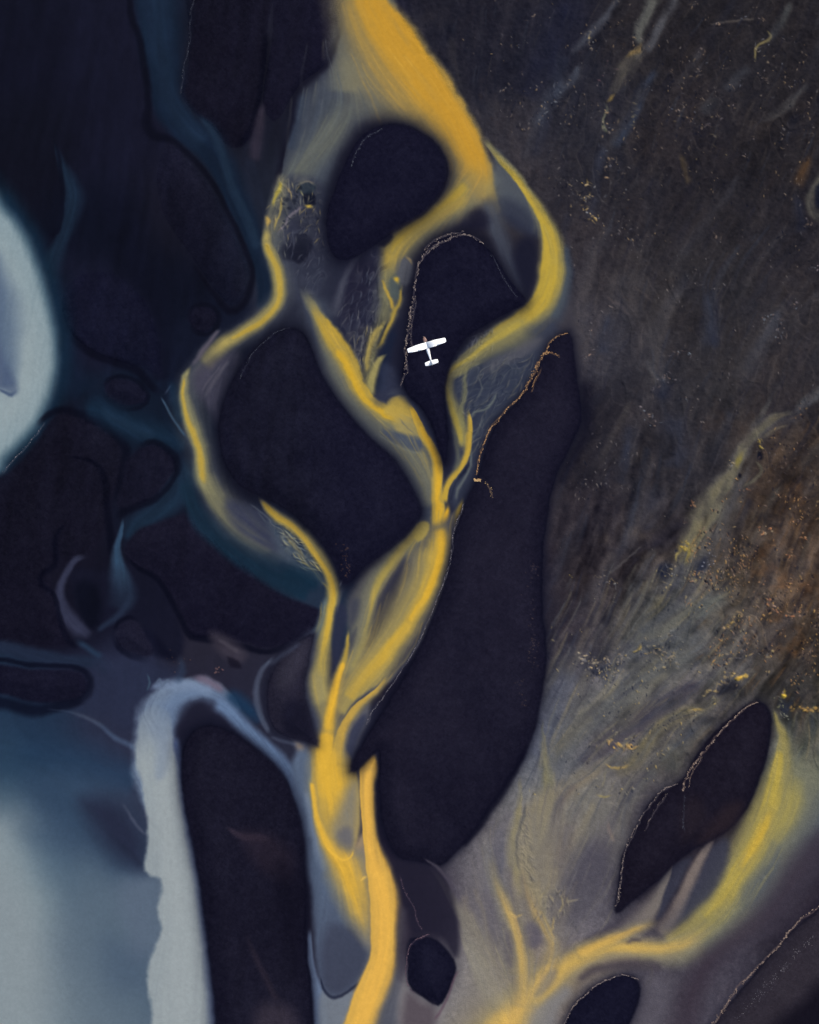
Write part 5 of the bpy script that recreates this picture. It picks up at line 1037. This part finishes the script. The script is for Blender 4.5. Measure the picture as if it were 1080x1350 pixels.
# ---- one heightfield, cut along the shore lines into its pieces
def picks(lo, hi, a, b, n):
    out = list(range(lo, a, n)) + list(range(a, b)) + list(range(b, hi + 1, n))
    return np.array([i - lo for i in out])
ix = picks(MX0, MX1, -24, 1104, 4); iy = picks(MY0, MY1, -24, 1374, 4)
G = lambda A: A[np.ix_(iy, ix)]
PX, PY, PZ = G(X0), G(Y0), G(Z)
PC = ALB[np.ix_(iy, ix)]
NW, NH = len(ix), len(iy)
lab = np.zeros((GH, GW), np.int16)
def setlab(W, mask, v): lab[W][mask] = v
eW, eS = poly_field(EASTSHORE, 4, False, curve=False); setlab(eW, eS < 0, 1)
for i, pts in enumerate(LAGOONS):
    w_, s_ = poly_field(pts, 3, False); setlab(w_, s_ < 0, 2 + i)
K0 = 10
for i, (name, label, W, S, hgt) in enumerate(ISL): setlab(W, S < 0, K0 + i)
ql = G(lab)[:-1, :-1]

def set_props(o, label=None, cat=None, group=None, kind=None):
    if label: o['label'] = label
    if cat: o['category'] = cat
    if group: o['group'] = group
    if kind: o['kind'] = kind
    return o

def sheet(name, mask, material, label, cat, origin=True, group=None):
    j, i = np.nonzero(mask)
    a = j * NW + i
    quads = np.stack([a, a + NW, a + NW + 1, a + 1], 1)
    used, inv = np.unique(quads, return_inverse=True)
    co = np.stack([(PX.ravel()[used] - CXP) * UNIT, (CYP - PY.ravel()[used]) * UNIT, PZ.ravel()[used]], 1).astype(F)
    o0 = np.array([co[:, 0].mean(), co[:, 1].mean(), 0], F) if origin else np.zeros(3, F)
    me = bpy.data.meshes.new(name)
    me.vertices.add(len(used)); me.vertices.foreach_set('co', (co - o0).ravel())
    n = len(quads)
    me.loops.add(n * 4); me.loops.foreach_set('vertex_index', inv.astype(np.int32).ravel())
    me.polygons.add(n); me.polygons.foreach_set('loop_start', np.arange(0, n * 4, 4, dtype=np.int32))
    try: me.polygons.foreach_set('loop_total', np.full(n, 4, np.int32))
    except Exception: pass
    me.update(calc_edges=True)
    at = me.attributes.new('silt', 'FLOAT_COLOR', 'POINT')
    c4 = np.ones((len(used), 4), F); c4[:, :3] = PC.reshape(-1, 3)[used]
    at.data.foreach_set('color', c4.ravel())
    me.polygons.foreach_set('use_smooth', np.ones(n, bool))
    me.materials.append(material)
    o = bpy.data.objects.new(name, me); o.location = o0.tolist(); COL.objects.link(o)
    return set_props(o, label, cat, group, 'structure')

sheet('river_water', ql == 0, M_WATER, 'braided glacial river carrying yellow and blue-grey silt', 'river')
sheet('silt_flat', ql == 1, M_FLAT, 'wide brown-grey silt flat east of the river streaked by thin sheets of water', 'silt flat')
sheet('lagoon_water', ql == 2, M_MILK, 'milky blue lagoon cut by the upper western edge', 'lagoon')
sheet('lagoon_water', ql == 3, M_MILK, 'pale milky lagoon and band filling the south-western corner', 'lagoon')
for i, (name, label, W, S, hgt) in enumerate(ISL):
    mk = ql == K0 + i
    if mk.any(): sheet('sandbar', mk, M_SAND, label, 'sandbar', group='black sandbars in the river')

# ---- the plain beyond, a ring round the detailed sheet reaching the horizon
def ring():
    x0, x1, y0, y1 = wx(MX0 + ix[0]), wx(MX0 + ix[-1]), wy(MY0 + iy[0]), wy(MY0 + iy[-1])
    R = 30000.
    bm = bmesh.new()
    a = [bm.verts.new((x, y, -.02)) for x, y in ((x0, y0), (x1, y0), (x1, y1), (x0, y1))]
    b = [bm.verts.new((x, y, -.02)) for x, y in ((-R, R), (R, R), (R, -R), (-R, -R))]
    for k in range(4): bm.faces.new((a[k], a[(k + 1) % 4], b[(k + 1) % 4], b[k]))
    bmesh.ops.recalc_face_normals(bm, faces=bm.faces)
    if bm.faces[:][0].normal.z < 0: bmesh.ops.reverse_faces(bm, faces=bm.faces[:])
    me = bpy.data.meshes.new('ground'); bm.to_mesh(me); bm.free()
    m, nt, bs = mat('sandur_plain')
    co = node(nt, 'ShaderNodeTexCoord'); mp = node(nt, 'ShaderNodeMapping'); mp.inputs['Rotation'].default_value = (0, 0, .5); mp.inputs['Scale'].default_value = (1, .25, 1)
    nz = node(nt, 'ShaderNodeTexNoise'); nz.inputs['Scale'].default_value = .02; nz.inputs['Detail'].default_value = 9; nz.inputs['Roughness'].default_value = .6
    # black sand to the west, silt flat to the east
    sp = node(nt, 'ShaderNodeSeparateXYZ'); mr = node(nt, 'ShaderNodeMapRange'); mr.interpolation_type = 'SMOOTHSTEP'
    mr.inputs['From Min'].default_value = -40; mr.inputs['From Max'].default_value = 32
    mx = node(nt, 'ShaderNodeMix', data_type='RGBA')
    mx.inputs['A'].default_value = (*[float(v) for v in lin(np.array((21, 23, 37)) / 255.) * KEEP - .0008], 1); mx.inputs['B'].default_value = (*[float(v) for v in lin(np.array((44, 42, 45)) / 255.) * KEEP - .0008], 1)
    nm = node(nt, 'ShaderNodeMapRange'); nm.inputs['From Min'].default_value = .3; nm.inputs['From Max'].default_value = .7; nm.inputs['To Min'].default_value = .75; nm.inputs['To Max'].default_value = 1.25
    vs = node(nt, 'ShaderNodeVectorMath', operation='SCALE')
    nt.links.new(co.outputs['Object'], mp.inputs['Vector']); nt.links.new(mp.outputs['Vector'], nz.inputs['Vector']); nt.links.new(nz.outputs['Fac'], nm.inputs['Value'])
    nt.links.new(co.outputs['Object'], sp.inputs['Vector']); nt.links.new(sp.outputs['X'], mr.inputs['Value']); nt.links.new(mr.outputs['Result'], mx.inputs['Factor'])
    nt.links.new(mx.outputs['Result'], vs.inputs[0]); nt.links.new(nm.outputs['Result'], vs.inputs['Scale']); nt.links.new(vs.outputs['Vector'], bs.inputs['Base Color'])
    bs.inputs['Roughness'].default_value = .9; bs.inputs['Specular IOR Level'].default_value = .015
    me.materials.append(m)
    o = bpy.data.objects.new('ground', me); COL.objects.link(o)
    set_props(o, 'black sand outwash plain reaching the horizon', 'ground', None, 'structure')
ring()

# ---- foam lines: crusts of dried foam washed up along the shores
def foam_material(name, c1, c2):
    m, nt, b = mat(name)
    co = node(nt, 'ShaderNodeTexCoord')
    n1 = node(nt, 'ShaderNodeTexNoise'); n1.inputs['Scale'].default_value = .35; n1.inputs['Detail'].default_value = 5
    cr = node(nt, 'ShaderNodeValToRGB')
    cr.color_ramp.elements[0].position = .35; cr.color_ramp.elements[0].color = (*[float(v) for v in lin(np.array(c1) / 255.) * KEEP], 1)
    cr.color_ramp.elements[1].position = .65; cr.color_ramp.elements[1].color = (*[float(v) for v in lin(np.array(c2) / 255.) * KEEP], 1)
    nt.links.new(co.outputs['Object'], n1.inputs['Vector']); nt.links.new(n1.outputs['Fac'], cr.inputs['Fac']); nt.links.new(cr.outputs['Color'], b.inputs['Base Color'])
    b.inputs['Roughness'].default_value = .95; b.inputs['Specular IOR Level'].default_value = .05
    return m
FR = np.random.default_rng(21)
def lump(bm, x, y, z, r, h, ang, st):
    n = 7
    c, s = math.cos(ang), math.sin(ang)
    top = []; bot = []
    for k in range(n):
        t = 2 * math.pi * k / n; q = FR.uniform(.7, 1.25)
        lx, ly = r * st * math.cos(t) * q, r * math.sin(t) * q
        gx, gy = lx * c - ly * s, lx * s + ly * c
        bot.append(bm.verts.new((x + gx, y + gy, z - .06))); top.append(bm.verts.new((x + gx * .72, y + gy * .72, z + h * FR.uniform(.6, 1))))
    ap = bm.verts.new((x, y, z + h * 1.15))
    for k in range(n):
        bm.faces.new((bot[k], bot[(k + 1) % n], top[(k + 1) % n], top[k])); bm.faces.new((top[k], top[(k + 1) % n], ap))

def foam_line(label, tracks, material, group='foam lines along the sandbar shores'):
    """tracks: (points (x, y, spread), lumps per unit, lump radius in units)"""
    bm = bmesh.new()
    P0 = tracks[0][0][len(tracks[0][0]) // 2]
    ox, oy = wx(P0[0]), wy(P0[1])
    for pts, dens, rad in tracks:
        S = catmull(pts, step=1.5)
        seg = np.hypot(np.diff(S[:, 0]), np.diff(S[:, 1]))
        cum = np.concatenate([[0], np.cumsum(seg)])
        n = int(cum[-1] * dens * 1.1)
        gapn = FR.random(n // 6 + 4)
        for q in range(n):
            u = FR.random() * cum[-1]
            if gapn[int(u / cum[-1] * (n // 6 + 2))] < .16: continue
            k = min(np.searchsorted(cum, u) - 1, len(S) - 2); k = max(k, 0); t = (u - cum[k]) / (seg[k] + 1e-6)
            p = S[k] + (S[k + 1] - S[k]) * t; d = S[k + 1] - S[k]
            nx, ny = -d[1] / (seg[k] + 1e-6), d[0] / (seg[k] + 1e-6)
            wob = 1.6 * math.sin(u * .31 + 1.7 * math.sin(u * .13)) + .8 * math.sin(u * .9)
            e = wob * min(1., p[2]) * .6 + FR.normal() * p[2] * .6
            x, y = p[0] + nx * e, p[1] + ny * e
            r = rad * .62 * FR.uniform(.4, 1.25) * UNIT
            z = float(samp(Z, np.array([x]), np.array([y]))[0])
            lump(bm, wx(x) - ox, wy(y) - oy, z, r, r * .5, math.atan2(-d[1], d[0]) + FR.normal() * .5, FR.uniform(1.2, 2.8))
    me = bpy.data.meshes.new('foam_line'); bm.to_mesh(me); bm.free()
    me.materials.append(material)
    o = bpy.data.objects.new('foam_line', me); o.location = (ox, oy, 0); COL.objects.link(o)
    return set_props(o, label, 'foam line', group, 'stuff')
FM = {
 'pale': foam_material('pale_foam', (92,84,88), (160,144,134)),
 'rose': foam_material('rose_foam', (98,86,84), (164,142,126)),
 'orange': foam_material('orange_foam', (124,98,76), (192,148,102)),
 'grey': foam_material('grey_foam', (76,75,86), (140,134,138)),
 'dim': foam_material('dim_foam', (50,54,66), (100,104,112)),
 'buff': foam_material('buff_foam', (176,140,96), (222,186,132)),
 'mauve': foam_material('mauve_foam', (74,60,72), (116,94,104)),
}
for a in FOAMLINES: foam_line(a[0], a[1], FM[a[2]])

# ---- aeroplane
def pbr(name, col, rough=.4, spec=.4, metal=0., nscale=3., amt=.04):
    m, nt, b = mat(name)
    co = node(nt, 'ShaderNodeTexCoord'); n1 = node(nt, 'ShaderNodeTexNoise'); n1.inputs['Scale'].default_value = nscale; n1.inputs['Detail'].default_value = 4
    mx = node(nt, 'ShaderNodeMix', data_type='RGBA'); mx.inputs['A'].default_value = (*[c * (1 - amt) for c in col], 1); mx.inputs['B'].default_value = (*[min(1, c * (1 + amt)) for c in col], 1)
    nt.links.new(co.outputs['Object'], n1.inputs['Vector']); nt.links.new(n1.outputs['Fac'], mx.inputs['Factor']); nt.links.new(mx.outputs['Result'], b.inputs['Base Color'])
    b.inputs['Roughness'].default_value = rough; b.inputs['Specular IOR Level'].default_value = spec; b.inputs['Metallic'].default_value = metal
    return m
PW = pbr('white_aircraft_paint', (.86, .86, .86), .35, .4)
PB = pbr('brown_cowling_paint', (.16, .09, .075), .4, .4)
PG = pbr('tinted_canopy_glass', (.015, .018, .022), .08, .6)
PT = pbr('tyre_rubber', (.02, .02, .02), .8, .2)
PM = pbr('bare_metal', (.35, .34, .33), .35, .5, .6)
def obj(name, bm, m, parent, smooth=True, bevel=0.):
    bmesh.ops.recalc_face_normals(bm, faces=bm.faces[:])
    me = bpy.data.meshes.new(name); bm.to_mesh(me); bm.free(); me.materials.append(m)
    if smooth:
        for p in me.polygons: p.use_smooth = True
    o = bpy.data.objects.new(name, me); COL.objects.link(o); o.parent = parent
    if bevel:
        bv = o.modifiers.new('bevel', 'BEVEL'); bv.width = bevel; bv.segments = 2; bv.limit_method = 'ANGLE'
    return o
def loft(rings, cap=True):
    bm = bmesh.new(); R = [[bm.verts.new(p) for p in r] for r in rings]; n = len(R[0])
    for a, b in zip(R[:-1], R[1:]):
        for k in range(n): bm.faces.new((a[k], a[(k + 1) % n], b[(k + 1) % n], b[k]))
    if cap: bm.faces.new(R[0][::-1]); bm.faces.new(R[-1])
    return bm
def oval(y, zc, hw, hh, n=20, e=2.6):
    r = []
    for k in range(n):
        t = 2 * math.pi * k / n; c, s = math.cos(t), math.sin(t)
        r.append((hw * abs(c) ** (2 / e) * (1 if c >= 0 else -1), y, zc + hh * abs(s) ** (2 / e) * (1 if s >= 0 else -1)))
    return r
def foil(x, yle, chord, z, th, n=9):
    u = [0.5 * (1 - math.cos(math.pi * k / n)) for k in range(n + 1)]
    up = [(x, yle - chord * t, z + th * chord * (2.9 * math.sqrt(t) - 1.26 * t - 3.5 * t * t + 2.84 * t**3 - 1.01 * t**4) * .5 + .02 * chord * math.sin(math.pi * t)) for t in u]
    lo = [(x, yle - chord * t, z - th * chord * (2.9 * math.sqrt(t) - 1.26 * t - 3.5 * t * t + 2.84 * t**3 - 1.01 * t**4) * .35) for t in u]
    return up + lo[-2:0:-1]
def aeroplane():
    # x = right wing, y = nose, origin under the wing at the main wheels
    px, py = 562.6, 455.2
    H = 500.; zc = 236.
    f = (H - zc) / H
    root = bpy.data.objects.new('aeroplane', None); COL.objects.link(root)
    zw = 2.05
    f = (H - zc - zw) / H
    root.location = (wx(px) * f, wy(py) * f, zc); root.rotation_euler = (0, 0, math.radians(16.4))
    set_props(root, 'small white high-wing aeroplane with a brown nose flying over the dark horseshoe sandbar', 'aeroplane')
    # fuselage
    fus = obj('fuselage', loft([oval(.62, 1.3, .57, .74), oval(-.6, 1.3, .56, .72), oval(-1.5, 1.25, .48, .60), oval(-2.6, 1.28, .34, .42), oval(-3.8, 1.35, .22, .28), oval(-5.0, 1.42, .12, .17), oval(-5.35, 1.44, .05, .10)]), PW, root)
    obj('windscreen', loft([[(-.46, 1.42, 1.56), (.46, 1.42, 1.56), (.48, 1.36, 1.5), (-.48, 1.36, 1.5)], [(-.5, .74, 2.0), (.5, .74, 2.0), (.52, .68, 1.96), (-.52, .68, 1.96)]]), PG, fus, False)
    for s in (-1, 1):
        bm = bmesh.new(); bmesh.ops.create_cube(bm, size=1, matrix=Matrix.Translation((s * .563, -.15, 1.55)) @ Matrix.Diagonal((.03, 1.5, .42, 1)))
        obj('side_window', bm, PG, fus, False, .01)
        bm = bmesh.new(); bmesh.ops.create_cube(bm, size=1, matrix=Matrix.Translation((s * .575, .2, 1.1)) @ Matrix.Diagonal((.02, .95, 1.0, 1)))
        obj('door', bm, PW, fus, False, .008)
    obj('cowling', loft([oval(2.5, 1.0, .20, .20), oval(2.4, 1.0, .34, .29), oval(2.1, 1.02, .46, .38), oval(1.5, 1.08, .545, .475), oval(1.15, 1.16, .575, .62), oval(.6, 1.3, .58, .75)]), PB, root)
    obj('spinner', loft([oval(2.82, 1.0, .02, .02, 12, 2), oval(2.72, 1.0, .09, .09, 12, 2), oval(2.5, 1.0, .14, .14, 12, 2)]), PB, root)
    bm = bmesh.new()
    for s in (-1, 1):
        r = []
        for t, w, tw in ((.1, .07, 60), (.35, .09, 38), (.65, .085, 24), (.92, .05, 16)):
            c, sn = math.cos(math.radians(tw)), math.sin(math.radians(tw)); 
            r.append([bm.verts.new((s * t, 2.6 + q * w * sn + e * .012 * c, 1.0 + s * (q * w * c - e * .012 * sn))) for q, e in ((-1, 0), (0, 1), (1, 0), (0, -1))])
        for a, b in zip(r[:-1], r[1:]):
            for k in range(4): bm.faces.new((a[k], a[(k + 1) % 4], b[(k + 1) % 4], b[k]))
        bm.faces.new(r[-1])
    bmesh.ops.rotate(bm, verts=bm.verts, cent=(0, 2.6, 1), matrix=Matrix.Rotation(math.radians(62), 3, 'Y'))
    obj('propeller', bm, PM, root, False)
    # wings
    for s in (-1, 1):
        st = [(.0, .85, 1.72), (2.6, .85, 1.7), (5.3, .58, 1.2), (5.46, .46, 1.0), (5.5, .36, .8)]
        wg = obj('wing', loft([foil(s * x, yl, c, zw + x * .03, .12) for x, yl, c in st]), PW, root)
        obj('aileron', loft([foil(s * x, yl, c, zw + x * .03 + .012, .10, 5) for x, yl, c in ((2.75, -.57, .30), (5.2, -.44, .24))]), PW, wg)
        obj('flap', loft([foil(s * x, yl, c, zw + x * .03 + .012, .10, 5) for x, yl, c in ((.7, -.55, .36), (2.68, -.56, .34))]), PW, wg)
        bm = bmesh.new(); a = Vector((s * .56, .25, .95)); b = Vector((s * 2.7, .2, 2.04)); d = b - a
        bmesh.ops.create_cone(bm, segments=8, radius1=.05, radius2=.05, depth=d.length, cap_ends=True, matrix=Matrix.Translation((a + b) / 2) @ d.to_track_quat('Z', 'Y').to_matrix().to_4x4())
        obj('wing_strut', bm, PW, root)
    # tail
    for s in (-1, 1):
        tp = obj('tailplane', loft([foil(s * x, yl, c, 1.5, .09, 6) for x, yl, c in ((.02, -4.22, 1.32), (1.0, -4.3, 1.2), (1.78, -4.42, .96), (1.88, -4.55, .7))]), PW, root)
    def vert(p): return [(z_ - 1.5, y_, x_ + 1.5) for x_, y_, z_ in p]
    bm = loft([[(q[2], q[1], z) for q in foil(0, yl, c, 0, .09, 6)] for z, yl, c in ((1.45, -3.4, 1.5), (1.75, -4.05, 1.1), (2.9, -4.85, .62), (2.97, -4.95, .45))])
    obj('tail_fin', bm, PW, root)
    bm = loft([[(q[2], q[1], z) for q in foil(0, yl, c, 0, .09, 6)] for z, yl, c in ((1.5, -4.95, .55), (1.8, -5.16, .5), (2.85, -5.48, .4))])
    obj('rudder', bm, PW, root)
    # wheels
    for x, y in ((-1.2, -.25), (1.2, -.25), (0, 1.9)):
        bm = bmesh.new(); bmesh.ops.create_cone(bm, segments=20, radius1=.21, radius2=.21, depth=.15, cap_ends=True, matrix=Matrix.Translation((x, y, .21)) @ Matrix.Rotation(math.pi / 2, 4, 'Y'))
        wh = obj('wheel', bm, PT, root, True, .04)
        bm = bmesh.new(); a = Vector((x, y, .24)); b = Vector((x * .4, y + .05, .72)); d = b - a
        bmesh.ops.create_cone(bm, segments=8, radius1=.045, radius2=.06, depth=d.length, cap_ends=True, matrix=Matrix.Translation((a + b) / 2) @ d.to_track_quat('Z', 'Y').to_matrix().to_4x4())
        obj('gear_leg', bm, PW, wh)
aeroplane()

# ---- light, sky, camera
EL, AZ = math.radians(38), math.radians(35)          # sun height and bearing (east of north)
world = bpy.data.worlds.new('World'); scene.world = world; world.use_nodes = True
nt = world.node_tree; bg = nt.nodes['Background']
sk = nt.nodes.new('ShaderNodeTexSky'); sk.sky_type = 'NISHITA'; sk.sun_disc = False; sk.sun_elevation = EL; sk.sun_rotation = AZ
sk.dust_density = 3.0; sk.air_density = 1.0
nt.links.new(sk.outputs['Color'], bg.inputs['Color']); bg.inputs['Strength'].default_value = .08
sl = bpy.data.lights.new('sun', 'SUN'); sl.energy = 1.5; sl.angle = math.radians(10); sl.color = (1., .95, .88)
so = bpy.data.objects.new('sun', sl); COL.objects.link(so)
d = Vector((math.sin(AZ) * math.cos(EL), math.cos(AZ) * math.cos(EL), math.sin(EL)))
so.rotation_euler = d.to_track_quat('Z', 'Y').to_euler(); so.location = (150, 200, 400)
cam = bpy.data.cameras.new('camera'); co = bpy.data.objects.new('camera', cam); COL.objects.link(co)
co.location = (0, 0, 500); co.rotation_euler = (0, 0, 0)
cam.sensor_fit = 'HORIZONTAL'; cam.angle = 2 * math.atan(540 * UNIT / 500.); cam.clip_start = 1; cam.clip_end = 60000
scene.camera = co
scene.view_settings.view_transform = 'Standard'; scene.view_settings.look = 'None'; scene.view_settings.gamma = 1; scene.view_settings.exposure = EXPO
